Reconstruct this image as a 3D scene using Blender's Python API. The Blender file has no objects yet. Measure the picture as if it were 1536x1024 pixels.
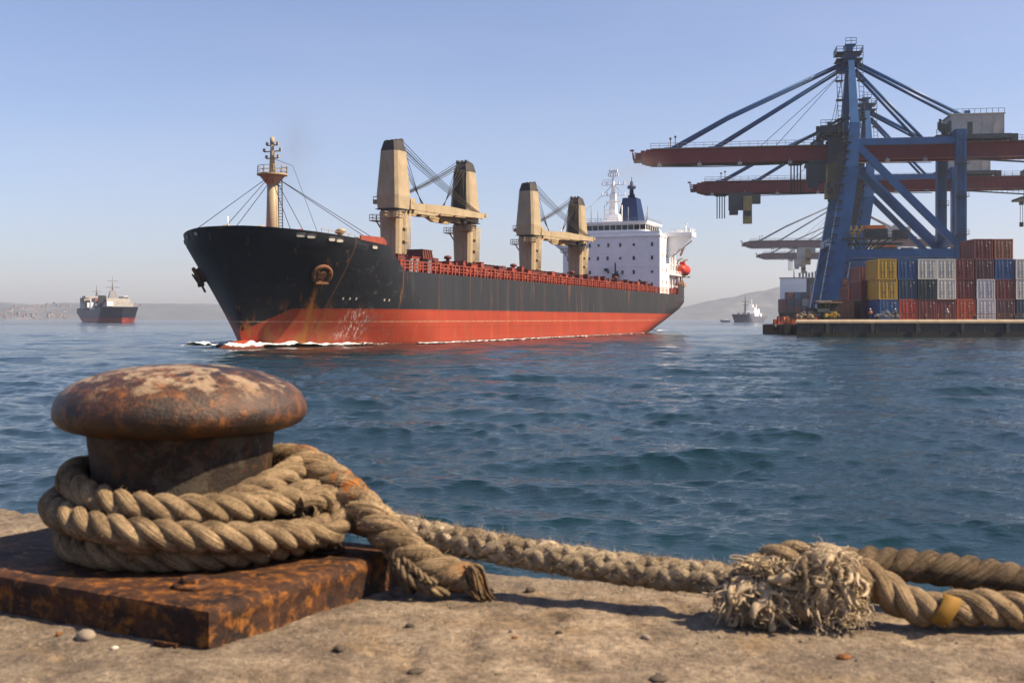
import bpy, math, random
import numpy as np
from mathutils import Vector, Matrix

random.seed(7)
rng = np.random.default_rng(7)
scene = bpy.context.scene
R = math.radians
CAM_Z = 3.6

# ------------------------------------------------------------------ camera
cam_data = bpy.data.cameras.new("camera")
cam = bpy.data.objects.new("camera", cam_data)
scene.collection.objects.link(cam)
cam.location = (0, 0, CAM_Z)
cam.rotation_euler = (R(90), 0, 0)
cam_data.sensor_width = 36
cam_data.lens = 1700 / 1536 * 36
cam_data.shift_y = -34 / 1536
cam_data.clip_start = 0.1
cam_data.clip_end = 20000
cam_data.dof.use_dof = True
cam_data.dof.focus_distance = 120
cam_data.dof.aperture_fstop = 8.5
scene.camera = cam

# ------------------------------------------------------------------ light
SUN_AZ, SUN_EL = -12, 46           # azimuth from +X towards +Y
sun_dir = Vector((math.cos(R(SUN_AZ)) * math.cos(R(SUN_EL)), math.sin(R(SUN_AZ)) * math.cos(R(SUN_EL)), math.sin(R(SUN_EL))))
sd = bpy.data.lights.new("sun", 'SUN')
sd.energy = 5.0
sd.angle = R(0.6)
sd.color = (1.0, 0.80, 0.55)
so = bpy.data.objects.new("sun", sd)
so.rotation_euler = sun_dir.to_track_quat('Z', 'Y').to_euler()
scene.collection.objects.link(so)

world = bpy.data.worlds.new("World")
scene.world = world
world.use_nodes = True
wn, wl = world.node_tree.nodes, world.node_tree.links
wn.clear()
sky = wn.new('ShaderNodeTexSky'); sky.sky_type = 'NISHITA'
sky.sun_disc = False
sky.sun_elevation = R(SUN_EL)
sky.sun_rotation = R(90 - SUN_AZ)
sky.air_density = 1.0
sky.dust_density = 1.1
sky.ozone_density = 2.5
hs = wn.new('ShaderNodeHueSaturation')
hs.inputs['Saturation'].default_value = 0.95
tint = wn.new('ShaderNodeMix'); tint.data_type = 'RGBA'; tint.blend_type = 'MULTIPLY'
tint.inputs[0].default_value = 1
tint.inputs[7].default_value = (0.96, 0.91, 1.02, 1)
bg = wn.new('ShaderNodeBackground'); bg.inputs[1].default_value = 0.071
wo = wn.new('ShaderNodeOutputWorld')
wl.new(sky.outputs[0], hs.inputs['Color']); wl.new(hs.outputs[0], tint.inputs[6])
wtc = wn.new('ShaderNodeTexCoord'); wmp = wn.new('ShaderNodeMapping'); wmp.inputs['Scale'].default_value = (1.2, 1.2, 5.0)
wnz = wn.new('ShaderNodeTexNoise'); wnz.inputs['Scale'].default_value = 1.6; wnz.inputs['Detail'].default_value = 5; wnz.inputs['Roughness'].default_value = 0.55
wrp = wn.new('ShaderNodeValToRGB'); wrp.color_ramp.elements[0].position = 0.42; wrp.color_ramp.elements[0].color = (0, 0, 0, 1); wrp.color_ramp.elements[1].position = 0.75; wrp.color_ramp.elements[1].color = (0.22, 0.22, 0.22, 1)
wmx = wn.new('ShaderNodeMix'); wmx.data_type = 'RGBA'; wmx.inputs[7].default_value = (4.1, 4.35, 5.6, 1)      # thin veils of high haze
wl.new(wtc.outputs['Generated'], wmp.inputs[0]); wl.new(wmp.outputs[0], wnz.inputs['Vector']); wl.new(wnz.outputs[0], wrp.inputs[0])
wl.new(wrp.outputs[0], wmx.inputs[0]); wl.new(tint.outputs[2], wmx.inputs[6])
wl.new(wmx.outputs[2], bg.inputs[0]); wl.new(bg.outputs[0], wo.inputs[0])

scene.view_settings.view_transform = 'Standard'
scene.view_settings.look = 'None'
scene.view_settings.exposure = 1.14
scene.view_settings.gamma = 1
scene.cycles.use_denoising = True
scene.cycles.volume_bounces = 1
scene.cycles.max_bounces = 8
scene.cycles.transparent_max_bounces = 12
scene.cycles.caustics_reflective = False

# ------------------------------------------------------------------ mesh helpers
class MB:
    """Collects shapes into one mesh."""
    def __init__(s):
        s.v = []; s.f = []; s.m = []; s.s = []
    def add(s, verts, faces, mi=0, smooth=False):
        o = len(s.v)
        s.v.extend([tuple(map(float, p)) for p in verts])
        for f in faces:
            s.f.append(tuple(i + o for i in f)); s.m.append(mi); s.s.append(smooth)
        return s
    def box(s, c, d, mi=0, rz=0, top=1.0, topy=None):
        """box centred at c, size d; the top face may be scaled"""
        hx, hy, hz = d[0] / 2, d[1] / 2, d[2] / 2
        ty = top if topy is None else topy
        pts = [(-hx, -hy, -hz), (hx, -hy, -hz), (hx, hy, -hz), (-hx, hy, -hz),
               (-hx * top, -hy * ty, hz), (hx * top, -hy * ty, hz), (hx * top, hy * ty, hz), (-hx * top, hy * ty, hz)]
        c_, s_ = math.cos(rz), math.sin(rz)
        pts = [(c[0] + x * c_ - y * s_, c[1] + x * s_ + y * c_, c[2] + z) for x, y, z in pts]
        s.add(pts, [(0, 3, 2, 1), (4, 5, 6, 7), (0, 1, 5, 4), (1, 2, 6, 5), (2, 3, 7, 6), (3, 0, 4, 7)], mi)
        return s
    def bb(s, x0, x1, y0, y1, z0, z1, mi=0):
        return s.box(((x0 + x1) / 2, (y0 + y1) / 2, (z0 + z1) / 2), (abs(x1 - x0), abs(y1 - y0), abs(z1 - z0)), mi)
    def beam(s, p0, p1, w, h=None, mi=0, w1=None, h1=None):
        h = w if h is None else h
        w1 = w if w1 is None else w1; h1 = h if h1 is None else h1
        p0 = Vector(p0); p1 = Vector(p1); d = (p1 - p0).normalized()
        up = Vector((0, 0, 1)) if abs(d.z) < 0.97 else Vector((1, 0, 0))
        sx = d.cross(up).normalized(); sz = sx.cross(d).normalized()
        pts = []
        for p, ww, hh in ((p0, w, h), (p1, w1, h1)):
            for a, b in ((-1, -1), (1, -1), (1, 1), (-1, 1)):
                pts.append(p + sx * (a * ww / 2) + sz * (b * hh / 2))
        s.add(pts, [(0, 1, 2, 3), (7, 6, 5, 4), (0, 4, 5, 1), (1, 5, 6, 2), (2, 6, 7, 3), (3, 7, 4, 0)], mi)
        return s
    def tube(s, pts, r, n=8, mi=0, cap=True, smooth=True):
        P = [Vector(p) for p in pts]; N = len(P)
        rr = r if isinstance(r, (list, tuple, np.ndarray)) else [r] * N
        V = []; prev = None
        for i in range(N):
            t = (P[min(i + 1, N - 1)] - P[max(i - 1, 0)])
            t = t.normalized() if t.length > 1e-9 else Vector((0, 0, 1))
            if prev is None:
                a = Vector((0, 0, 1)) if abs(t.z) < 0.9 else Vector((1, 0, 0))
                u = t.cross(a).normalized()
            else:
                u = prev - t * prev.dot(t)
                u = u.normalized() if u.length > 1e-9 else t.orthogonal().normalized()
            prev = u; w = t.cross(u)
            for k in range(n):
                an = 2 * math.pi * k / n
                V.append(P[i] + (u * math.cos(an) + w * math.sin(an)) * rr[i])
        F = []
        for i in range(N - 1):
            for k in range(n):
                k2 = (k + 1) % n
                F.append((i * n + k, i * n + k2, (i + 1) * n + k2, (i + 1) * n + k))
        s.add(V, F, mi, smooth)
        if cap:
            o = len(s.v) - len(V)
            s.f.append(tuple(o + k for k in reversed(range(n)))); s.m.append(mi); s.s.append(False)
            s.f.append(tuple(o + (N - 1) * n + k for k in range(n))); s.m.append(mi); s.s.append(False)
        return s
    def cyl(s, p0, p1, r, n=10, mi=0, r1=None):
        return s.tube([p0, p1], [r, r if r1 is None else r1], n, mi)
    def lathe(s, prof, c=(0, 0, 0), n=48, mi=0, smooth=True, fn=None):
        V = []
        for r, z in prof:
            for k in range(n):
                a = 2 * math.pi * k / n
                q = fn(a, r, z) if fn else (r * math.cos(a), r * math.sin(a), z)
                V.append((c[0] + q[0], c[1] + q[1], c[2] + q[2]))
        F = []
        for i in range(len(prof) - 1):
            for k in range(n):
                k2 = (k + 1) % n
                F.append((i * n + k, i * n + k2, (i + 1) * n + k2, (i + 1) * n + k))
        F.append(tuple(reversed(range(n)))); F.append(tuple((len(prof) - 1) * n + k for k in range(n)))
        s.add(V, F, mi, smooth)
        return s
    def prism(s, poly, y0, y1, mi=0):
        """polygon in the XZ plane pushed from y0 to y1"""
        n = len(poly)
        V = [(x, y0, z) for x, z in poly] + [(x, y1, z) for x, z in poly]
        F = [tuple(range(n)), tuple(reversed(range(n, 2 * n)))]
        F += [(i, i + n, (i + 1) % n + n, (i + 1) % n) for i in range(n)]
        s.add(V, F, mi)
        return s
    def grid(s, V, nu, nv, mi=0, smooth=True):
        F = []
        for i in range(nu - 1):
            for j in range(nv - 1):
                F.append((i * nv + j, (i + 1) * nv + j, (i + 1) * nv + j + 1, i * nv + j + 1))
        s.add(V, F, mi, smooth)
        return s
    def rail(s, pts, h=1.0, step=1.5, t=0.06, n=2, mi=0):
        """posts and horizontal rails along a path"""
        for a, b in zip(pts[:-1], pts[1:]):
            a = Vector(a); b = Vector(b); L = (b - a).length
            k = max(1, int(L / step))
            for i in range(k + 1):
                p = a.lerp(b, i / k)
                s.beam(p, p + Vector((0, 0, h)), t, t, mi)
            for j in range(n):
                z = Vector((0, 0, h * (j + 1) / n - t * 0.2))
                s.beam(a + z, b + z, t, t, mi)
        return s
    def build(s, name, mats, parent=None, loc=None, link=True):
        me = bpy.data.meshes.new(name)
        me.from_pydata(s.v, [], s.f)
        mats = mats if isinstance(mats, (list, tuple)) else [mats]
        for m in mats: me.materials.append(m)
        me.polygons.foreach_set('material_index', s.m)
        me.polygons.foreach_set('use_smooth', s.s)
        me.update()
        import bmesh
        bm = bmesh.new(); bm.from_mesh(me)
        bmesh.ops.recalc_face_normals(bm, faces=bm.faces)
        bm.to_mesh(me); bm.free()
        o = bpy.data.objects.new(name, me)
        scene.collection.objects.link(o)
        if loc is not None: o.location = loc
        if parent is not None: o.parent = parent
        return o

def tag(o, label=None, cat=None, group=None, kind=None):
    if label: o['label'] = label
    if cat: o['category'] = cat
    if group: o['group'] = group
    if kind: o['kind'] = kind
    return o

def empty(name, loc=(0, 0, 0), rz=0.0, label=None, cat=None, group=None):
    o = bpy.data.objects.new(name, None)
    o.empty_display_size = 0.2
    scene.collection.objects.link(o)
    o.location = loc; o.rotation_euler = (0, 0, rz)
    return tag(o, label, cat, group)

KIDS = {}
def children(o):
    return [c for c in scene.collection.objects if c.parent == o]

def copy_tree(o, parent=None):
    c = o.copy(); scene.collection.objects.link(c)
    if parent is not None: c.parent = parent
    for ch in children(o): copy_tree(ch, c)
    return c

# ------------------------------------------------------------------ noise in numpy
def _hash(ix, iy, seed):
    h = (ix.astype(np.int64) * 374761393 + iy.astype(np.int64) * 668265263 + seed * 974711) & 0x7fffffff
    h = ((h ^ (h >> 13)) * 1274126177) & 0x7fffffff
    return ((h ^ (h >> 16)) & 0xffff) / 65535.0
def vnoise(x, y, seed=0):
    ix = np.floor(x); iy = np.floor(y); fx = x - ix; fy = y - iy
    fx = fx * fx * (3 - 2 * fx); fy = fy * fy * (3 - 2 * fy)
    a = _hash(ix, iy, seed); b = _hash(ix + 1, iy, seed); c = _hash(ix, iy + 1, seed); d = _hash(ix + 1, iy + 1, seed)
    return (a + (b - a) * fx) * (1 - fy) + (c + (d - c) * fx) * fy
def fbm(x, y, oct=4, seed=0):
    t = 0; a = 0.5
    for k in range(oct):
        t = t + a * vnoise(x * 2 ** k + 17.3 * k, y * 2 ** k - 9.1 * k, seed + k); a *= 0.5
    return t

def big_grid(name, X, Y, Z, mat, smooth=True):
    nu, nv = X.shape
    me = bpy.data.meshes.new(name)
    co = np.stack([X, Y, Z], -1).reshape(-1, 3).astype(np.float32)
    i = np.arange(nu - 1)[:, None] * nv + np.arange(nv - 1)[None, :]
    q = np.stack([i, i + nv, i + nv + 1, i + 1], -1).reshape(-1, 4)
    me.vertices.add(len(co)); me.vertices.foreach_set('co', co.ravel())
    me.loops.add(q.size); me.loops.foreach_set('vertex_index', q.ravel().astype(np.int32))
    me.polygons.add(len(q))
    me.polygons.foreach_set('loop_start', np.arange(0, q.size, 4, dtype=np.int32))
    me.polygons.foreach_set('loop_total', np.full(len(q), 4, dtype=np.int32))
    me.update(calc_edges=True)
    me.polygons.foreach_set('use_smooth', np.full(len(q), smooth))
    me.materials.append(mat)
    o = bpy.data.objects.new(name, me)
    scene.collection.objects.link(o)
    return o

# ------------------------------------------------------------------ materials
def newmat(name):
    m = bpy.data.materials.new(name); m.use_nodes = True
    nt = m.node_tree; b = nt.nodes['Principled BSDF']
    return m, nt, b
def N(nt, t, **kw):
    n = nt.nodes.new(t)
    for k, v in kw.items():
        if k in n.inputs: n.inputs[k].default_value = v
        else: setattr(n, k, v)
    return n
def coords(nt, scale=(1, 1, 1), kind='Object', loc=(0, 0, 0)):
    tc = nt.nodes.new('ShaderNodeTexCoord'); mp = nt.nodes.new('ShaderNodeMapping')
    mp.inputs['Scale'].default_value = scale; mp.inputs['Location'].default_value = loc
    nt.links.new(tc.outputs[kind], mp.inputs[0])
    return mp.outputs[0]
def noise(nt, vec, scale, detail=6, rough=0.6, dist=0.0):
    n = nt.nodes.new('ShaderNodeTexNoise')
    n.inputs['Scale'].default_value = scale; n.inputs['Detail'].default_value = detail
    n.inputs['Roughness'].default_value = rough; n.inputs['Distortion'].default_value = dist
    nt.links.new(vec, n.inputs['Vector'])
    return n.outputs[0]
def ramp(nt, fac, stops):
    r = nt.nodes.new('ShaderNodeValToRGB'); e = r.color_ramp.elements
    while len(e) < len(stops): e.new(0.5)
    for i, (p, c) in enumerate(stops):
        e[i].position = p
        e[i].color = (c, c, c, 1) if isinstance(c, (int, float)) else tuple(c) + (1,) * (4 - len(c))
    nt.links.new(fac, r.inputs[0])
    return r.outputs[0]
def mix(nt, fac, a, b, mode='MIX'):
    n = nt.nodes.new('ShaderNodeMix'); n.data_type = 'RGBA'; n.blend_type = mode
    for sock, v in ((n.inputs[0], fac), (n.inputs[6], a), (n.inputs[7], b)):
        if hasattr(v, 'links') or isinstance(v, bpy.types.NodeSocket): nt.links.new(v, sock)
        elif isinstance(v, (int, float)): sock.default_value = v if sock == n.inputs[0] else (v, v, v, 1)
        else: sock.default_value = tuple(v) + (1,) * (4 - len(v))
    return n.outputs[2]
def mathn(nt, op, a, b=None, clamp=False):
    n = nt.nodes.new('ShaderNodeMath'); n.operation = op; n.use_clamp = clamp
    for sock, v in zip(n.inputs, (a, b)):
        if v is None: continue
        if isinstance(v, bpy.types.NodeSocket): nt.links.new(v, sock)
        else: sock.default_value = v
    return n.outputs[0]
def bump(nt, b, h, strength=0.3, dist=0.02):
    n = nt.nodes.new('ShaderNodeBump'); n.inputs['Strength'].default_value = strength
    n.inputs['Distance'].default_value = dist
    nt.links.new(h, n.inputs['Height']); nt.links.new(n.outputs[0], b.inputs['Normal'])

def paint(name, col, rough=0.5, dirt=(0.16, 0.08, 0.04), amt=0.4, scale=0.6, streak=0.2, var=0.25, metal=0.0, bmp=0.15, bd=0.02):
    """weathered paint: the base colour with value variation and running stains"""
    if max(col) < 0.80: col = tuple(q * 0.76 for q in col); dirt = tuple(q * 0.8 for q in dirt)
    m, nt, b = newmat(name)
    v1 = coords(nt, (1, 1, streak)); v2 = coords(nt)
    n1 = noise(nt, v1, scale * 2.2, 8, 0.68)
    n2 = noise(nt, v2, scale * 0.7, 5, 0.6)
    n3 = noise(nt, v2, scale * 9, 4, 0.6)
    var_c = ramp(nt, n2, [(0.3, 1 - var), (0.7, 1.0 + var * 0.3)])
    c = mix(nt, 1.0, col, var_c, 'MULTIPLY')
    lo = 0.72 - amt * 0.3
    mask = ramp(nt, n1, [(lo, 0.0), (min(lo + 0.16, 0.99), 0.85)])
    c = mix(nt, mask, c, dirt)
    fine = ramp(nt, n3, [(0.3, 0.86), (0.7, 1.06)])
    c = mix(nt, 1.0, c, fine, 'MULTIPLY')
    nt.links.new(c, b.inputs['Base Color'])
    b.inputs['Roughness'].default_value = rough
    b.inputs['Metallic'].default_value = metal
    if rough > 0.3: b.inputs['Specular IOR Level'].default_value = 0.3
    if bmp: bump(nt, b, n1, bmp, bd)
    return m

def plain(name, col, rough=0.6, metal=0.0):
    return paint(name, col, rough, tuple(c * 0.5 for c in col), 0.2, 1.5, 0.6, 0.2, metal, 0.1)
# ================================================================== water
def ship_frame():
    hd = R(21.5)
    h = Vector((-math.sin(hd), -math.cos(hd), 0)); port = Vector((math.cos(hd), -math.sin(hd), 0))
    A = Vector((-15.1, 153.0, 0))            # a point on the port side at x = 182, y = 13.5
    o = A - h * 182 - port * 13.5
    return o, h, port
SHIP_O, SHIP_H, SHIP_P = ship_frame()
SHIP_RZ = math.atan2(SHIP_H.y, SHIP_H.x)

def water_material():
    m, nt, b = newmat('sea_water')
    v = coords(nt, (1, 1, 1), 'Object')
    n0 = noise(nt, coords(nt, (1, 1.6, 1), 'Object'), 14.0, 4, 0.6, 0.3)
    n1 = noise(nt, coords(nt, (1, 1.6, 1), 'Object'), 4.2, 5, 0.6, 0.5)
    rg = mathn(nt, 'SUBTRACT', 0.5, mathn(nt, 'ABSOLUTE', mathn(nt, 'SUBTRACT', n1, 0.5)))
    n2 = noise(nt, coords(nt, (0.7, 1.6, 1), 'Object'), 0.55, 4, 0.6, 0.3)
    n3 = noise(nt, coords(nt, (0.5, 1.0, 1), 'Object'), 0.09, 4, 0.55)
    la = nt.nodes.new('ShaderNodeAttribute'); la.attribute_name = 'unresolved'; lod = la.outputs['Fac']      # wavelets too short for the mesh here
    h = mathn(nt, 'ADD', mathn(nt, 'MULTIPLY', n1, 0.048), mathn(nt, 'ADD', mathn(nt, 'MULTIPLY', n0, 0.009), mathn(nt, 'MULTIPLY', n2, mathn(nt, 'ADD', 0.07, mathn(nt, 'MULTIPLY', lod, 0.32)))))
    patch = ramp(nt, noise(nt, coords(nt, (0.35, 1.0, 1), 'Object'), 0.045, 4, 0.6, 0.5), [(0.34, 0.5), (0.60, 1.05)])      # slicks and ruffled patches
    h = mathn(nt, 'MULTIPLY', h, patch)
    bump(nt, b, h, 1.0, 1.0)
    c = mix(nt, ramp(nt, n3, [(0.35, 0.0), (0.7, 1.0)]), (0.001, 0.013, 0.016), (0.002, 0.021, 0.025))
    nt.links.new(c, b.inputs['Base Color'])
    b.inputs['Roughness'].default_value = 0.06
    b.inputs['IOR'].default_value = 1.48
    b.inputs['Specular IOR Level'].default_value = 0.5
    return m
WATER = water_material()

def make_water():
    nr, nc = 1150, 1250
    d = 9.0 * (3000.0 / 9.0) ** (np.linspace(0, 1, nr) ** 1.0)
    # rows: denser than geometric close by
    t = np.linspace(0, 1, nr)
    d = np.exp(np.interp(t, [0, 0.62, 0.9, 1], [math.log(9), math.log(110), math.log(600), math.log(4100)]))
    ang = np.linspace(-R(37), R(37), nc)
    D, A = np.meshgrid(d, ang, indexing='ij')
    X = D * np.tan(A); Y = D.copy()
    dr = np.gradient(d)[:, None] * np.ones_like(A)
    dc = D * (ang[1] - ang[0]) * 1.2
    sp = np.maximum(dr, dc)
    Z = np.zeros_like(X); DX = np.zeros_like(X); DY = np.zeros_like(X)
    g = np.random.default_rng(11)
    K = 120
    gust = 0.45 + 1.1 * fbm(X / 38, Y / 60, 3, 5)
    gust2 = 0.5 + 1.0 * fbm(X / 9 + 3, Y / 9, 3, 9)
    MISS = np.zeros_like(X); TOT = 0.0
    for i in range(K):
        lam = 0.32 * (17.0 / 0.32) ** ((i + 0.5) / K) * g.uniform(0.9, 1.1)
        th = R(-90 - 14) + g.normal(0, R(36) if lam < 3 else R(24))
        k = 2 * math.pi / lam
        slope = 0.038 if lam < 1.2 else (0.019 if lam < 4.5 else 0.032 * (4.5 / lam) ** 1.3)
        a = slope / k
        ph = g.uniform(0, 2 * math.pi)
        att = np.clip((lam / sp - 2.2) / 3.0, 0, 1)
        MISS += slope ** 2 * (1 - att); TOT += slope ** 2
        rows = att.max(axis=1) > 0
        if not rows.any(): continue
        r1 = np.nonzero(rows)[0][-1] + 1
        q = k * (math.cos(th) * X[:r1] + math.sin(th) * Y[:r1]) + ph
        am = a * att[:r1] * (gust[:r1] if lam > 2 else gust2[:r1] * gust[:r1])
        s_, c_ = np.sin(q), np.cos(q)
        Z[:r1] += am * c_
        DX[:r1] -= am * math.cos(th) * s_ * 1.15
        DY[:r1] -= am * math.sin(th) * s_ * 1.15
    o = big_grid('water', X + DX, Y + DY, Z, WATER)
    at = o.data.attributes.new('unresolved', 'FLOAT', 'POINT'); at.data.foreach_set('value', (MISS / TOT).astype(np.float32).ravel())
    tag(o, kind='structure')
    # wide sheet around and below the wave field
    far = MB()
    far.add([(-3790, -75, -0.9), (3790, -75, -0.9), (3790, 4690, -0.9), (-3790, 4690, -0.9)], [(0, 1, 2, 3)])
    f = far.build('water_far', WATER); tag(f, kind='structure')
make_water()

# ================================================================== near quay
GROUND_Z = CAM_Z - 0.634
EDGE = [(-9.0, 7.9), (-3.0, 4.55), (-1.745, 3.86), (-1.25, 3.52), (-0.75, 3.2), (-0.35, 2.97), (-0.047, 2.86), (0.324, 2.73), (0.909, 2.54), (1.6, 2.34), (4.0, 1.7), (9.0, 0.3)]
def edge_y(x):
    return np.interp(x, [e[0] for e in EDGE], [e[1] for e in EDGE])

def concrete_material():
    m, nt, b = newmat('quay_concrete')
    v = coords(nt)
    big = noise(nt, v, 1.6, 6, 0.6); mid = noise(nt, v, 9, 7, 0.65); fine = noise(nt, v, 70, 5, 0.7); grain = noise(nt, v, 260, 3, 0.7)
    c = ramp(nt, mid, [(0.32, (0.085, 0.06, 0.04)), (0.47, (0.21, 0.155, 0.102)), (0.62, (0.33, 0.26, 0.18))])
    c = mix(nt, ramp(nt, big, [(0.42, 0.0), (0.62, 0.6)]), c, (0.105, 0.083, 0.063))
    c = mix(nt, ramp(nt, noise(nt, v, 3.1, 5, 0.7), [(0.55, 0.0), (0.70, 0.55)]), c, (0.30, 0.195, 0.09))
    c = mix(nt, 1.0, c, ramp(nt, fine, [(0.3, 0.42), (0.5, 1.0), (0.7, 1.5)]), 'MULTIPLY')
    vo = nt.nodes.new('ShaderNodeTexVoronoi'); vo.inputs['Scale'].default_value = 75
    nt.links.new(v, vo.inputs['Vector'])
    peb = ramp(nt, vo.outputs['Distance'], [(0.12, 1.0), (0.26, 0.0)])
    msk = mathn(nt, 'MULTIPLY', peb, ramp(nt, noise(nt, v, 21, 3), [(0.5, 0.0), (0.6, 1.0)]))
    c = mix(nt, mathn(nt, 'MULTIPLY', msk, 0.6), c, mix(nt, ramp(nt, noise(nt, v, 33, 2), [(0.4, 0.0), (0.6, 1.0)]), (0.11, 0.08, 0.06), (0.6, 0.52, 0.42)))
    nt.links.new(c, b.inputs['Base Color'])
    b.inputs['Roughness'].default_value = 0.9
    h = mathn(nt, 'ADD', mathn(nt, 'MULTIPLY', fine, 0.6), mathn(nt, 'ADD', mid, mathn(nt, 'MULTIPLY', grain, 0.35)))
    bump(nt, b, h, 1.0, 0.018)
    return m
CONCRETE = concrete_material()

def make_ground():
    xs = np.concatenate([np.linspace(-9, -2.3, 30)[:-1], np.linspace(-2.3, 2.0, 430), np.linspace(2.0, 9, 30)[1:]])
    # rows: down the quay face, round the edge, then back behind the camera
    face = [(0.0, -4.0), (0.0, -1.0), (0.0, -0.4), (0.0, -0.15), (0.0, -0.08), (0.004, -0.04), (0.012, -0.018), (0.028, -0.006)]
    back = np.concatenate([np.linspace(0.05, 2.2, 330), np.geomspace(2.25, 14, 30)])
    X = []; Y = []; Z = []
    ey = edge_y(xs) + 0.018 * (fbm(xs * 7, xs * 0, 4, 3) - 0.5) * 2
    for dy, dz in face:
        chip = 0.02 * fbm(xs * 9, xs * 0 + dz * 5, 3, 8)
        X.append(xs); Y.append(ey - dy - (chip if dz > -0.2 else 0)); Z.append(GROUND_Z + dz + 0 * xs)
    for dy in back:
        X.append(xs); Y.append(ey - dy); Z.append(GROUND_Z + 0 * xs)
    X = np.array(X); Y = np.array(Y); Z = np.array(Z)
    n = len(face)
    amp = np.ones_like(Z); amp[:4] = 0
    bumpy = 0.016 * (fbm(X * 2.2, Y * 2.2, 3, 1) - 0.45) + 0.011 * (fbm(X * 16, Y * 16, 4, 2) - 0.45) + 0.004 * (vnoise(X * 90, Y * 90, 4) - 0.5)
    pits = np.clip(fbm(X * 11, Y * 14, 3, 31) - 0.56, 0, 1) * 0.10
    Z = Z + amp * (bumpy - pits)
    o = big_grid('ground', X[::-1], Y[::-1], Z[::-1], CONCRETE)
    tag(o, kind='structure')
make_ground()
def gz(x, y):
    x = np.array([x]); y = np.array([y])
    return float(GROUND_Z + (0.016 * (fbm(x * 2.2, y * 2.2, 3, 1) - 0.45) + 0.011 * (fbm(x * 16, y * 16, 4, 2) - 0.45))[0])

# ================================================================== hills
def hill_material():
    m, nt, b = newmat('hill_scrub')
    v = coords(nt, (1, 1, 1.5))
    n = noise(nt, v, 0.006, 8, 0.7)
    c = ramp(nt, n, [(0.35, (0.045, 0.06, 0.07)), (0.55, (0.075, 0.09, 0.10)), (0.7, (0.15, 0.15, 0.15))])  # pale bluish scrub tones carry part of the distance haze
    nt.links.new(c, b.inputs['Base Color']); b.inputs['Roughness'].default_value = 0.95
    return m
HILL = hill_material()
def ridge(x):
    h = np.interp(x, [-2600, -1330, -1150, -1060, -950, -820, -700, -560, -300, 0, 300, 420, 520, 640, 760, 1000, 2600],
                  [50, 44, 46, 50, 44, 42, 34, 26, 22, 16, 20, 26, 50, 74, 96, 110, 60])
    return h
def make_hills():
    xs = np.linspace(-3700, 3700, 740); vs = np.linspace(0, 1, 26)
    X, V = np.meshgrid(xs, vs, indexing='ij')
    Y = 3750 + V * 700 + 50 * (fbm(X / 300, X * 0, 3, 2) - 0.5)
    Hh = 1.42 * ridge(X / 1.415) * (0.86 + 0.28 * fbm(X / 150, X * 0, 4, 12))
    Z = Hh * np.sin(np.clip(V * 1.25, 0, 1) * math.pi / 2) ** 0.9 * (0.93 + 0.14 * fbm(X / 60, Y / 60, 4, 3)) - 2
    Z = np.where(V > 0.85, Z * (1 - (V - 0.85) * 1.5), Z)
    o = big_grid('hills', X, Y, Z, HILL)
    tag(o, kind='structure')
    return X, Y, Z
HX, HY, HZ = make_hills()
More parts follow.
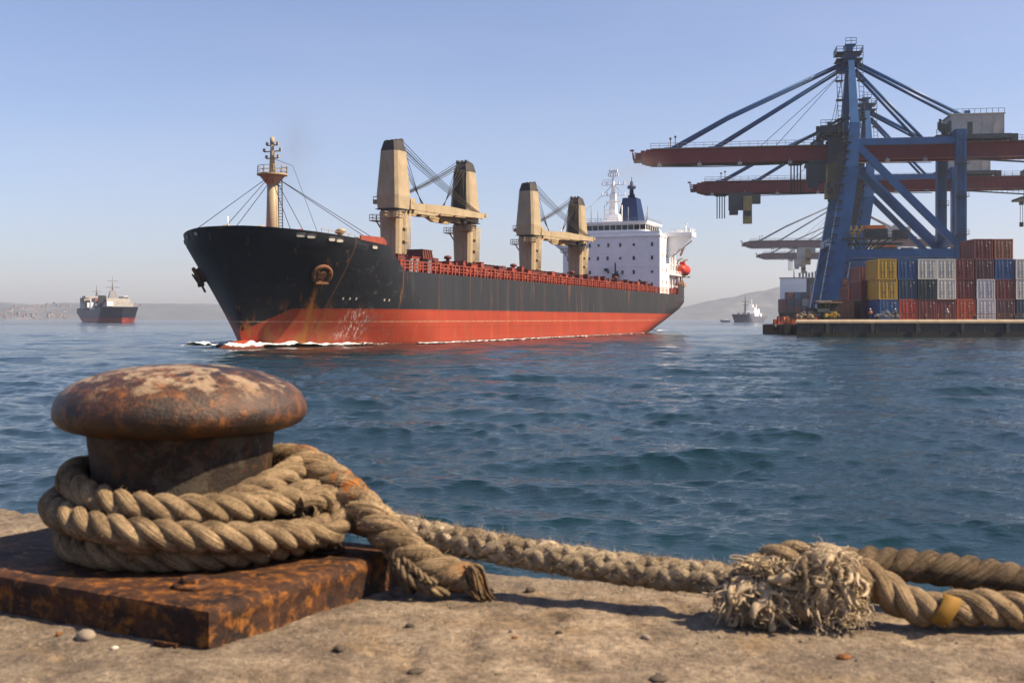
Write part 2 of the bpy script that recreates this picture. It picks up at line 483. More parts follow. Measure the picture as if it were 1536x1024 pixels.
# ================================================================== ship materials
def hull_material(name, zred, black=(0.0035, 0.0055, 0.009), red=(0.30, 0.044, 0.021), weather=1.0, grey_aft=True):
    m, nt, b = newmat(name)
    tc = nt.nodes.new('ShaderNodeTexCoord'); sp = nt.nodes.new('ShaderNodeSeparateXYZ')
    nt.links.new(tc.outputs['Object'], sp.inputs[0])
    x, z = sp.outputs[0], sp.outputs[2]
    vs = coords(nt, (1, 1, 0.10)); v = coords(nt); vh = coords(nt, (0.12, 0.12, 1))
    streak = noise(nt, vs, 0.9, 8, 0.7); patch = noise(nt, v, 0.16, 6, 0.65); fine = noise(nt, v, 1.8, 6, 0.7)
    hz = noise(nt, vh, 1.2, 5, 0.6)
    # black topsides, greyer towards the stern: sunlight on the flat side put into the colour
    bl = mix(nt, ramp(nt, patch, [(0.35, 0.0), (0.7, 0.8)]), black, tuple(c * 1.9 + 0.006 for c in black))
    if grey_aft:
        gf = nt.nodes.new('ShaderNodeMapRange'); gf.inputs[1].default_value = 190; gf.inputs[2].default_value = 168
        nt.links.new(x, gf.inputs[0])
        aft_light = mathn(nt, 'MULTIPLY', gf.outputs[0], ramp(nt, streak, [(0.25, 0.45), (0.65, 0.95)]))
        bl = mix(nt, aft_light, bl, (0.030, 0.032, 0.038))
    bl = mix(nt, mathn(nt, 'MULTIPLY', ramp(nt, streak, [(0.60, 0.0), (0.78, 0.5)]), weather), bl, (0.11, 0.107, 0.104))
    # red boot topping
    rd = mix(nt, ramp(nt, patch, [(0.3, 0.0), (0.7, 0.75)]), red, tuple(c * 0.72 for c in red))
    rd = mix(nt, ramp(nt, streak, [(0.56, 0.0), (0.75, 0.6)]), rd, (0.36, 0.12, 0.07))
    rd = mix(nt, ramp(nt, hz, [(0.56, 0.0), (0.70, 0.6)]), rd, (0.22, 0.05, 0.03))
    rd = mix(nt, ramp(nt, noise(nt, coords(nt, (1, 1, 0.3), loc=(2, 2, 9)), 1.4, 8, 0.75), [(0.56, 0.0), (0.64, 0.65)]), rd, (0.17, 0.07, 0.035))
    def step(sock, a, w):
        mr = nt.nodes.new('ShaderNodeMapRange'); mr.inputs[1].default_value = a - w; mr.inputs[2].default_value = a + w
        nt.links.new(sock, mr.inputs[0]); return mr.outputs[0]
    wob = mathn(nt, 'ADD', z, mathn(nt, 'MULTIPLY', mathn(nt, 'SUBTRACT', fine, 0.5), 0.12))
    zshift = mathn(nt, 'ADD', wob, mathn(nt, 'MULTIPLY', step(x, 197.6, 1.9), 3.0)) if grey_aft else wob
    c = mix(nt, step(zshift, zred, 0.04), rd, bl)
    # horizontal load line scum and the weld seams of the plating
    line = mathn(nt, 'MULTIPLY', step(wob, zred - 1.75, 0.05), mathn(nt, 'SUBTRACT', 1.0, step(wob, zred - 1.6, 0.05)))
    c = mix(nt, mathn(nt, 'MULTIPLY', line, ramp(nt, fine, [(0.35, 0.1), (0.6, 0.6)])), c, (0.42, 0.30, 0.20))
    fr = mathn(nt, 'FRACT', mathn(nt, 'DIVIDE', x, 11.3))
    seam = mathn(nt, 'LESS_THAN', fr, 0.018)
    c = mix(nt, mathn(nt, 'MULTIPLY', seam, 0.6), c, (0.10, 0.05, 0.03))
    frz = mathn(nt, 'FRACT', mathn(nt, 'DIVIDE', z, 2.35))
    c = mix(nt, mathn(nt, 'MULTIPLY', mathn(nt, 'LESS_THAN', frz, 0.03), 0.4), c, (0.03, 0.02, 0.02))
    # rust: runs and blooms
    vr = coords(nt, (1, 1, 0.07), loc=(31, 7, 2))
    runs = ramp(nt, noise(nt, vr, 0.55, 8, 0.72), [(0.60, 0.0), (0.70, 0.9)])
    c = mix(nt, mathn(nt, 'MULTIPLY', runs, 0.8 * weather), c, (0.30, 0.12, 0.035))
    # rust heavy near the bow foot and the stern
    bowf = step(x, 189.0, 4.0); low = mathn(nt, 'SUBTRACT', 1.0, step(z, 4.8, 1.5))
    rr = ramp(nt, noise(nt, coords(nt, (1, 1, 0.25), loc=(3, 9, 5)), 0.6, 7, 0.7), [(0.50, 0.0), (0.57, 0.85)])
    c = mix(nt, mathn(nt, 'MULTIPLY', mathn(nt, 'MULTIPLY', bowf, low), rr), c, (0.24, 0.085, 0.022))
    stf = mathn(nt, 'SUBTRACT', 1.0, step(x, 19.0, 5.0))
    c = mix(nt, mathn(nt, 'MULTIPLY', mathn(nt, 'MULTIPLY', stf, mathn(nt, 'SUBTRACT', 1.0, step(z, 7.0, 2.5))), rr), c, (0.27, 0.13, 0.06))
    if grey_aft:
        y = sp.outputs[1]
        port = mathn(nt, 'GREATER_THAN', y, 0.0)
        # run of rust below the port anchor
        dx = mathn(nt, 'ABSOLUTE', mathn(nt, 'SUBTRACT', x, mathn(nt, 'ADD', mathn(nt, 'ADD', 192.5, mathn(nt, 'MULTIPLY', z, 0.27)), mathn(nt, 'MULTIPLY', mathn(nt, 'SUBTRACT', fine, 0.5), 0.9))))
        run = mathn(nt, 'MULTIPLY', mathn(nt, 'SUBTRACT', 1.0, step(dx, 0.20, 0.16)), mathn(nt, 'SUBTRACT', 1.0, step(z, 7.4, 1.6)))
        c = mix(nt, mathn(nt, 'MULTIPLY', mathn(nt, 'MULTIPLY', run, port), 0.9), c, (0.28, 0.105, 0.02))
        # pale fender scrapes on the bow shoulder
        sc_ = ramp(nt, noise(nt, coords(nt, (1, 1, 0.14), loc=(5, 1, 8)), 2.4, 6, 0.75), [(0.52, 0.0), (0.60, 0.8)])
        bx = mathn(nt, 'SUBTRACT', 1.0, step(mathn(nt, 'ABSOLUTE', mathn(nt, 'SUBTRACT', x, 187.4)), 1.7, 0.7))
        bz = mathn(nt, 'MULTIPLY', step(z, 1.2, 0.6), mathn(nt, 'SUBTRACT', 1.0, step(z, 4.7, 0.5)))
        c = mix(nt, mathn(nt, 'MULTIPLY', mathn(nt, 'MULTIPLY', bx, bz), mathn(nt, 'MULTIPLY', sc_, port)), c, (0.62, 0.52, 0.48))
        # scuffed dark topside where tugs push
        sc2 = ramp(nt, noise(nt, coords(nt, (0.5, 0.5, 1), loc=(9, 4, 1)), 0.8, 8, 0.75), [(0.57, 0.0), (0.66, 0.5)])
        bx2 = mathn(nt, 'SUBTRACT', 1.0, step(mathn(nt, 'ABSOLUTE', mathn(nt, 'SUBTRACT', x, 184.5)), 6.5, 3.0))
        c = mix(nt, mathn(nt, 'MULTIPLY', bx2, sc2), c, (0.10, 0.105, 0.11))
    # wet, weed-stained strip at the waterline
    wet = mathn(nt, 'SUBTRACT', 1.0, step(wob, 0.35, 0.25))
    c = mix(nt, mathn(nt, 'MULTIPLY', wet, 0.75), c, (0.05, 0.025, 0.02))
    nt.links.new(c, b.inputs['Base Color'])
    b.inputs['Roughness'].default_value = 0.5
    b.inputs['Specular IOR Level'].default_value = 0.25
    bump(nt, b, mathn(nt, 'ADD', patch, mathn(nt, 'MULTIPLY', fine, 0.2)), 0.25, 0.3)
    return m

HULL = hull_material('hull_paint', 4.9)
M_CREAM = paint('crane_cream', (0.46, 0.37, 0.24), 0.5, (0.26, 0.14, 0.05), 0.55, 0.6, 0.12, 0.22)
M_CREAMD = paint('crane_dark_cap', (0.055, 0.05, 0.05), 0.6, (0.13, 0.07, 0.04), 0.4, 1.0, 0.4)
M_RECESS = paint('crane_recess_shade', (0.10, 0.085, 0.065), 0.7, (0.03, 0.03, 0.03), 0.5, 1.0, 0.1)  # dark panel colour stands for the shade in the open winch recess
M_DECKRED = paint('deck_red', (0.36, 0.075, 0.045), 0.6, (0.10, 0.04, 0.03), 0.5, 1.2, 0.4, 0.35)
M_DARKRED = paint('hatch_red', (0.15, 0.04, 0.032), 0.65, (0.05, 0.025, 0.02), 0.5, 0.8, 0.4)
M_WHITE = paint('ship_white', (0.86, 0.86, 0.87), 0.5, (0.50, 0.42, 0.33), 0.22, 0.5, 0.15, 0.08)
M_GLASS = plain('dark_glass', (0.012, 0.02, 0.026), 0.12)
M_FUNNEL = paint('funnel_blue', (0.010, 0.034, 0.125), 0.5, (0.02, 0.02, 0.03), 0.3, 0.8, 0.3)
M_DARK = plain('dark_steel', (0.04, 0.042, 0.045), 0.6, 0.2)
M_WIRE = plain('wire_rope', (0.05, 0.05, 0.055), 0.6, 0.3)
M_RUST = paint('rust', (0.22, 0.10, 0.045), 0.85, (0.07, 0.035, 0.02), 0.7, 1.5, 0.6)
M_LIFEB = paint('lifeboat_orange_red', (0.62, 0.06, 0.035), 0.4, (0.35, 0.08, 0.05), 0.2, 0.8, 0.6, 0.1)
M_GREYP = plain('grey_paint', (0.28, 0.29, 0.31), 0.5)
M_ORANGE = plain('orange_paint', (0.55, 0.16, 0.04), 0.5)

def sstep(a, b, x):
    t = np.clip((x - a) / (b - a), 0, 1); return t * t * (3 - 2 * t)

class Hull:
    def __init__(s, L=199.0, B2=13.5, ent=(31, 19), run=(50, 25), rake=4.6, H=15.0, zc=6.5, over=16.0, bt=(0.05, 0.8)):
        s.L, s.B2, s.ent, s.run, s.rake, s.H, s.zc, s.over, s.bt = L, B2, ent, run, rake, H, zc, over, bt
    def xs(s, z):
        zz = np.maximum(z, 0) / s.H
        return s.L + s.rake * zz ** 1.25
    def xe(s, z): return np.where(z < s.zc, s.over * np.clip(1 - z / s.zc, 0, 1.4) ** 1.05, 0.0)
    def half(s, x, z):
        t = np.clip(z / (s.H * 0.87), 0, 1)
        Le = s.ent[0] + (s.ent[1] - s.ent[0]) * t
        e = np.clip((s.xs(z) - x) / Le, 0, 1)
        p = 1.75 + 0.75 * t; q = 0.95 - 0.37 * t
        b1 = np.clip(1 - (1 - e) ** p, 0, 1) ** q
        tb = np.clip(z / (s.H * 0.55), 0, 1)
        bt = s.bt[0] + (s.bt[1] - s.bt[0]) * tb ** 0.7
        Lr = s.run[0] + (s.run[1] - s.run[0]) * tb
        g = np.clip((x - s.xe(z)) / Lr, 0, 1)
        b2 = bt + (1 - bt) * (1 - (1 - g) ** 2.2)
        return s.B2 * np.minimum(b1, b2)
    def mesh(s, ztop, bulwark, us, nz=30, zb=-1.6):
        """ztop(x): rail height, bulwark(x): how far the deck lies below the rail"""
        us = np.asarray(us); nv = nz
        V = np.linspace(0, 1, nv)
        Xn = us * (s.L + s.rake)
        zt = ztop(Xn)
        Z = zb + (zt[:, None] - zb) * V[None, :]
        X = s.xe(Z) + (s.xs(Z) - s.xe(Z)) * us[:, None]
        B = s.half(X, Z)
        mb = MB()
        nu = len(us)
        port = np.stack([X, B, Z], -1).reshape(-1, 3)
        star = np.stack([X, -B, Z], -1).reshape(-1, 3)
        mb.grid(port, nu, nv); mb.grid(star, nu, nv)
        # rail top, inner face and deck
        xt = X[:, -1]; zt2 = Z[:, -1]
        xi = np.minimum(xt, s.L + s.rake * 0.55)
        dz = zt2 - bulwark(Xn)
        bt_ = np.maximum(np.minimum(B[:, -1], s.half(np.minimum(xi, s.xs(dz)), dz)) - 0.3, 0.0)
        sec = np.stack([np.stack([xt, B[:, -1], zt2], -1), np.stack([xi, bt_, zt2], -1), np.stack([xi, bt_, dz], -1),
                        np.stack([xi, 0 * bt_, dz + 0.15], -1), np.stack([xi, -bt_, dz], -1), np.stack([xi, -bt_, zt2], -1), np.stack([xt, -B[:, -1], zt2], -1)], 1)
        mb.grid(sec.reshape(-1, 3), nu, 7, mi=1, smooth=False)
        # transom
        F = []
        pts = [tuple(p) for p in port[:nv]] + [tuple(p) for p in star[:nv]]
        for j in range(nv - 1): F.append((j, j + 1, nv + j + 1, nv + j))
        mb.add(pts, F, 0)
        return mb

# ================================================================== bulk carrier
SHIP = empty('bulk_carrier', SHIP_O, SHIP_RZ,
             'long black and red bulk carrier with four cream deck cranes steaming towards the quay', 'cargo ship')
HU = Hull()
def z_rail(x):
    z = np.full_like(x, 10.1)
    f = sstep(181.6, 186.4, x)
    z = z * (1 - f) + f * (13.4 + 1.5 * np.clip((x - 187) / 16, 0, 1) ** 1.2)
    p = 1 - sstep(17.0, 17.8, x)
    return z + p * (2.9 + 0.35 * np.clip((12 - x) / 12, 0, 1))
def z_bul(x):
    return 0.05 + 1.0 * sstep(184, 186.5, x) + 0.9 * (1 - sstep(17.0, 17.8, x))
us = np.unique(np.concatenate([np.linspace(0, 0.08, 14), np.linspace(0.08, 0.1, 12), np.linspace(0.1, 0.88, 80), np.linspace(0.88, 0.92, 22), np.linspace(0.92, 1, 60)]))
hull = HU.mesh(z_rail, z_bul, us, 34).build('hull', [HULL, M_DECKRED], SHIP)

def hull_pt(x, z, side=1, off=0.0):
    b = float(HU.half(np.array(x, float), np.array(z, float)))
    b2 = float(HU.half(np.array(x - 0.3, float), np.array(z, float))); b3 = float(HU.half(np.array(x, float), np.array(z - 0.3, float)))
    n = Vector((-(b - b2) / 0.3, 1, -(b - b3) / 0.3)).normalized()
    p = Vector((x, b, z)) + n * off
    if side < 0: p.y *= -1; n.y *= -1
    return p, n

# bulbous bow just breaking the surface
mb = MB()
prof = []
V = []; nu_, nv_ = 20, 18
for i in range(nu_):
    a = math.pi * i / (nu_ - 1)
    for j in range(nv_):
        t = 2 * math.pi * j / nv_
        V.append((197.5 + 8.0 * math.cos(a), 3.1 * math.sin(a) * math.cos(t), -2.3 + 3.3 * math.sin(a) * math.sin(t)))
F = [(i * nv_ + j, (i + 1) * nv_ + j, (i + 1) * nv_ + (j + 1) % nv_, i * nv_ + (j + 1) % nv_) for i in range(nu_ - 1) for j in range(nv_)]
mb.add(V, F, 0, True)
mb.build('bulbous_bow', HULL, SHIP)

# anchors in their hawse pipes
for side in (1, -1):
    x0, z0 = (195.0, 9.4)
    p, n = hull_pt(x0, z0, side, 0.05)
    up = Vector((0, 0, 1)); tx = n.cross(up).normalized(); ty = tx.cross(n).normalized()
    rim = MB()
    ring = [p + n * 0.55 + (tx * math.cos(a) + ty * math.sin(a)) * 1.15 for a in np.linspace(0, 2 * math.pi, 22)]
    rim.tube(ring, 0.28, 8, 0, False)
    rim.tube([p - n * 0.8, p + n * 0.5], [1.25, 0.95], 20)
    hw = rim.build('hawse_pipe', M_RUST, SHIP)
    an = MB()
    an.beam(p + n * 0.35 + ty * 0.3, p + n * 0.95 - ty * 1.3, 0.45, 0.4)
    an.beam(p + n * 0.9 - ty * 0.9 - tx * 0.8, p + n * 0.9 - ty * 0.9 + tx * 0.8, 0.42, 0.42)
    for s2 in (-1, 1):
        q = p + n * 0.9 - ty * 0.85 + tx * s2 * 0.72
        an.beam(q, q + ty * 1.5 + n * 0.15, 0.45, 0.3, w1=0.12, h1=0.2)
        an.beam(q, q - ty * 0.35 - n * 0.2, 0.4, 0.4)
    an.cyl(p + n * 0.2, p + n * 0.9, 0.55, 12)
    an.beam(p + n * 0.7 - ty * 1.3, p + n * 0.75 - ty * 2.2 - tx * 0.3, 0.22, 0.2)
    an.build('anchor', M_RUST if side > 0 else M_DARK, SHIP)

# fairlead openings in the bow bulwark: framed, pale plates stand in for the light seen through
M_PALE = plain('pale_marks_and_light', (0.62, 0.58, 0.50), 0.6)
for side, xs_ in ((1, (188.6, 194.7, 195.6, 198.0, 199.0)), (-1, (202.0, 200.2, 196.5, 192.0))):
    for x0 in xs_:
        z0 = float(z_rail(np.array([x0]))[0]) - 0.62
        xx = min(x0, float(HU.xs(np.array(z0))) - 0.25)
        p, n = hull_pt(xx, z0, side, 0.03)
        tx = n.cross(Vector((0, 0, 1))).normalized(); ty = tx.cross(n).normalized()
        f = MB()
        w, h = 0.62, 0.27
        loop = []
        for a in np.linspace(0, 2 * math.pi, 18):
            ca, sa = math.cos(a), math.sin(a)
            loop.append(p + tx * w * math.copysign(abs(ca) ** 0.6, ca) + ty * h * math.copysign(abs(sa) ** 0.6, sa))
        f.tube(loop, 0.07, 6, 0, False)
        fr = f.build('fairlead', M_DARK, SHIP)
        g = MB(); g.add([tuple(q) for q in loop[:-1]] + [tuple(q - n * 0.02) for q in loop[:-1]], [tuple(range(17)), tuple(reversed(range(17, 34)))] + [(i, i + 17, (i + 1) % 17 + 17, (i + 1) % 17) for i in range(17)])
        g.build('opening_light', M_PALE, fr)

# draught marks and small white marks at the bow shoulder
for (x0, z0, k) in ((190.6, 6.2, 3), (184.2, 6.1, 2), (176.0, 6.0, 1), (4.0, 9.6, 2)):
    for i in range(k):
        mm = MB()
        p, n = hull_pt(x0 - i * 0.9, z0, 1, 0.02)
        tx = n.cross(Vector((0, 0, 1))).normalized(); ty = tx.cross(n).normalized()
        mm.beam(p - ty * 0.16, p + ty * 0.16, 0.22, 0.03)
        mm.build('draught_mark', M_PALE, SHIP)

# red breakwater at the end of the forecastle
mb = MB()
for sgn in (1, -1):
    V = []
    for i in range(13):
        xx = 185.9 + 5.6 * i / 12; zz = float(z_rail(np.array([xx]))[0]) - 0.05; pp, nn = hull_pt(xx, zz, sgn, 0.02)
        zt_ = max(zz + 0.1, 14.25 if xx > 186.6 else 14.25 - (186.6 - xx) * 0.7)
        V += [pp, pp - nn * 0.2, Vector((pp.x, pp.y, zt_)) - nn * 0.2, Vector((pp.x, pp.y, zt_))]
    mb.add(V, [(i * 4 + k, i * 4 + (k + 1) % 4, (i + 1) * 4 + (k + 1) % 4, (i + 1) * 4 + k) for i in range(12) for k in range(4)] + [(0, 1, 2, 3), (48, 49, 50, 51)])
mb.bb(186.55, 186.8, -12.3, 12.3, 12.2, 14.1)
for k in range(8): mb.beam((187, -10.5 + 3 * k, 12.3), (186.7, -10.5 + 3 * k, 14.0), 0.3, 0.25)
mb.build('breakwater', M_DECKRED, SHIP)

# foremast with lamp platform, ladder and stays
fm = MB()
mx = 192.2
fm.tube([(mx, 0, 12.2), (mx, 0, 17), (mx, 0, 22.6)], [0.92, 0.78, 0.62], 16)
fm.tube([(mx, 0, 22.6), (mx, 0, 25.2), (mx, 0, 27.4)], [0.42, 0.3, 0.16], 10)
for z_, w_ in ((24.6, 0.9), (25.5, 1.25), (26.3, 0.8)):
    fm.beam((mx, -w_, z_), (mx, w_, z_), 0.14, 0.14)
    for q in (-w_, w_): fm.box((mx, q, z_ + 0.22), (0.26, 0.26, 0.4))
fm.cyl((mx, 0, 26.4), (mx, 0, 27.3), 0.3, 8)
fmo = fm.build('foremast', M_CREAM, SHIP)
pl = MB()
pl.lathe([(0.6, -1.5), (1.7, -0.15), (2.0, -0.15), (2.0, 0.05), (0.5, 0.05)], (mx, 0, 22.5), 24, 0, False)
ring = [(mx + 1.95 * math.cos(a), 1.95 * math.sin(a), 22.5) for a in np.linspace(0, 2 * math.pi, 11)]
pl.rail(ring, 1.05, 1.2, 0.07, 2)
pl.build('lamp_platform', M_CREAM, fmo)
ld = MB()
for s2 in (-0.3, 0.3): ld.beam((mx - 0.9 + 0, 0.75 + s2, 12.3), (mx - 0.65, 0.75 + s2, 22.3), 0.09)
for k in range(24): ld.beam((mx - 0.9 + k * 0.01, 0.45, 12.6 + k * 0.4), (mx - 0.9 + k * 0.01, 1.05, 12.6 + k * 0.4), 0.07)
ld.build('ladder', M_DARK, fmo)
st = MB()
for p1 in ((202.6, 0, 14.7), (199.5, 7.5, 14.4), (199.5, -7.5, 14.4), (183.8, 12.2, 13.4), (187.0, 11.5, 14.0), (186.9, -11.5, 14.0), (190.0, 5.0, 12.5)):
    st.tube([(mx + (0.4 if p1[0] > mx else -0.4), 0, 22.3), p1], 0.045, 5)
st.tube([(mx, 0, 24.6), (mx - 0.2, 3.0, 23.5), (mx - 1, 7.0, 12.9)], 0.03, 4)
st.build('stay_wire', M_WIRE, fmo)

# forecastle gear: windlasses, bollards, vents
def small_gear(name, x, y, z, kind, mat):
    g = MB()
    if kind == 'windlass':
        g.tube([(x, y - 1.8, z + 0.9), (x, y + 1.8, z + 0.9)], 0.6, 14)
        for q in (-1.9, -0.6, 0.6, 1.9): g.tube([(x, y + q - 0.08, z + 0.9), (x, y + q + 0.08, z + 0.9)], 0.85, 14)
        g.bb(x - 1, x + 1, y - 0.5, y + 0.5, z, z + 0.8); g.bb(x - 1.6, x - 0.8, y - 1, y + 1, z, z + 1.1)
    elif kind == 'vent':
        g.cyl((x, y, z), (x, y, z + 1.1), 0.28, 10); g.lathe([(0.3, 0), (0.6, 0.1), (0.6, 0.42), (0.3, 0.6)], (x, y, z + 1.05), 14)
    elif kind == 'bollard':
        for q in (-0.5, 0.5):
            g.cyl((x + q, y, z), (x + q, y, z + 0.9), 0.24, 10); g.cyl((x + q, y, z + 0.85), (x + q, y, z + 0.95), 0.32, 10)
        g.bb(x - 0.9, x + 0.9, y - 0.35, y + 0.35, z, z + 0.12)
    elif kind == 'box':
        g.box((x, y, z + 0.55), (1.2, 1.4, 1.1), top=0.92); g.box((x, y, z + 1.14), (1.25, 1.45, 0.08))
    return g.build(name, mat, SHIP)
fz = 13.4
small_gear('windlass', 195.5, 4.5, 13.2, 'windlass', M_DECKRED)
small_gear('windlass', 195.5, -4.5, 13.2, 'windlass', M_DECKRED)
for (x, y) in ((198.5, 2.5), (189.5, 8.5), (190.8, 9.5), (200.8, -1)):
    small_gear('ventilator', x, y, 13.6, 'vent', M_CREAM)
for (x, y) in ((188.6, 10.4), (187.8, 9.0), (193.5, 9.4)):
    small_gear('deck_box', x, y, 13.0, 'box', M_CREAM)
fr_ = MB(); fr_.rail([(189.5, 10.8, 13.5), (195.5, 9.4, 13.9)], 1.0, 1.2, 0.06, 2); fr_.build('guard_rail', M_CREAM, SHIP)
j = MB(); j.cyl((201.9, 0, 14.4), (201.9, 0, 16.2), 0.06, 6); j.build('jackstaff', M_WHITE, SHIP)

# hatches: coaming and ribbed covers
def hatch(x0, x1, hw=9.2):
    c = MB(); c.bb(x0, x1, -hw, hw, 9.9, 11.9)
    n = int((x1 - x0) / 1.6)
    for k in range(n + 1):
        for s in (-1, 1): c.bb(x0 + (x1 - x0) * k / n - 0.1, x0 + (x1 - x0) * k / n + 0.1, s * hw, s * (hw + 0.45), 9.9, 11.9)
    co = c.build('hatch_coaming', M_DECKRED, SHIP)
    d = MB(); d.bb(x0 + 0.2, x1 - 0.2, -hw + 0.2, hw - 0.2, 11.9, 12.6)
    for k in range(n): d.bb(x0 + 0.4 + (x1 - x0) * k / n, x0 + 0.62 + (x1 - x0) * k / n, -hw + 0.1, hw - 0.1, 12.6, 12.85)
    d.build('hatch_cover', M_DARKRED, co)
for a, b in ((162.5, 177), (134, 154), (101.5, 126), (69.5, 93), (43, 61)): hatch(a, b)
# stowage posts between hatches
for x0 in (158, 130, 97, 65):
    for s in (-1, 1):
        g = MB(); g.box((x0 + 3.2, s * 6.6, 11.4), (1.6, 5.2, 3.0), top=0.95); g.build('mast_house', M_DARKRED, SHIP)
        g = MB(); g.box((x0 - 3.2, s * 6.6, 11.2), (1.5, 4.6, 2.6), top=0.95); g.build('mast_house', M_DARKRED, SHIP)

# port-side deck edge: rails, stays, pipes and lockers
g = MB()
for k in range(116):
    x = 181.0 - k * 1.4
    w = 0.34 if k % 3 == 0 else 0.14
    g.beam((x, 12.95, 10.1), (x, 12.95, 11.55), w, 0.3)
for z in (10.65, 11.1, 11.6): g.beam((19.5, 12.95, z), (181.4, 12.95, z), 0.12, 0.12)
g.build('port_guard_rail', M_DECKRED, SHIP)
g = MB()
for k in range(116): g.beam((181.0 - k * 1.4, -12.95, 10.1), (181.0 - k * 1.4, -12.95, 11.5), 0.16, 0.2)
for z in (10.65, 11.1, 11.5): g.beam((19.5, -12.95, z), (181.4, -12.95, z), 0.1, 0.1)
g.build('starboard_guard_rail', M_DECKRED, SHIP)
g = MB()
for (y, z, r) in ((11.9, 11.0, 0.22), (11.3, 11.5, 0.18), (10.8, 10.7, 0.25)):
    g.tube([(40, y, z), (179, y, z)], r, 8)
for k in range(58):
    x = 178 - k * 2.4
    g.box((x, 11.4, 10.8), (0.3, 1.6, 1.5))
g.build('deck_pipe', M_DECKRED, SHIP)
r2 = random.Random(5)
def locker(x, w, h, mat, name='deck_locker', y=12.1):
    q = MB(); q.box((x, y, 10.0 + h / 2), (w, 1.0, h), top=0.94)
    q.box((x, y + 0.53, 10.0 + h * 0.5), (w * 0.5, 0.06, h * 0.6)); q.box((x, y, 10.02 + h), (w * 1.06, 1.1, 0.1))
    q.build(name, mat, SHIP)
for k in range(34):
    x = 178.5 - k * 4.1 + r2.uniform(-0.8, 0.8)
    locker(x, r2.uniform(0.8, 2.6), r2.uniform(1.6, 2.7), r2.choice([M_DECKRED, M_DECKRED, M_DARKRED, M_DECKRED, M_DARKRED]), y=r2.uniform(11.5, 12.3))
for x in (177.2, 175.6, 171.5): locker(x, 0.9, 1.9, M_GREYP, 'vent_box', 12.4)
for x in (156, 128, 95, 63): small_gear('ventilator', x + 2, 9.5, 11.8, 'vent', M_DARKRED); small_gear('mooring_bitts', x - 2, 12.0, 10.0, 'bollard', M_DARKRED)
# large dark stowed cover end beside the first crane
g = MB(); g.box((166.5, 8.8, 13.0), (3.6, 3.0, 1.5), top=0.86); g.box((166.5, 8.8, 13.8), (3.3, 2.7, 0.14))
for k in range(4): g.beam((165.2 + k * 0.8, 10.35, 12.3), (165.4 + k * 0.75, 10.15, 13.75), 0.14, 0.18)
g.build('stowed_hatch_cover', M_DARKRED, SHIP)

# ---------------- deck cranes
def chamfer_box(mb, z0, z1, a0, b0, a1, b1, ch0, ch1, mi=0, dx=0.0):
    P = []
    for z, a, b, c, d in ((z0, a0, b0, ch0, 0.0), (z1, a1, b1, ch1, dx)):
        P += [(x + d, y, z) for x, y in ((a, b - c), (a - c, b), (-a + c, b), (-a, b - c), (-a, -b + c), (-a + c, -b), (a - c, -b), (a, -b + c))]
    F = [(i, (i + 1) % 8, (i + 1) % 8 + 8, i + 8) for i in range(8)] + [tuple(reversed(range(8))), tuple(range(8, 16))]
    mb.add(P, F, mi)

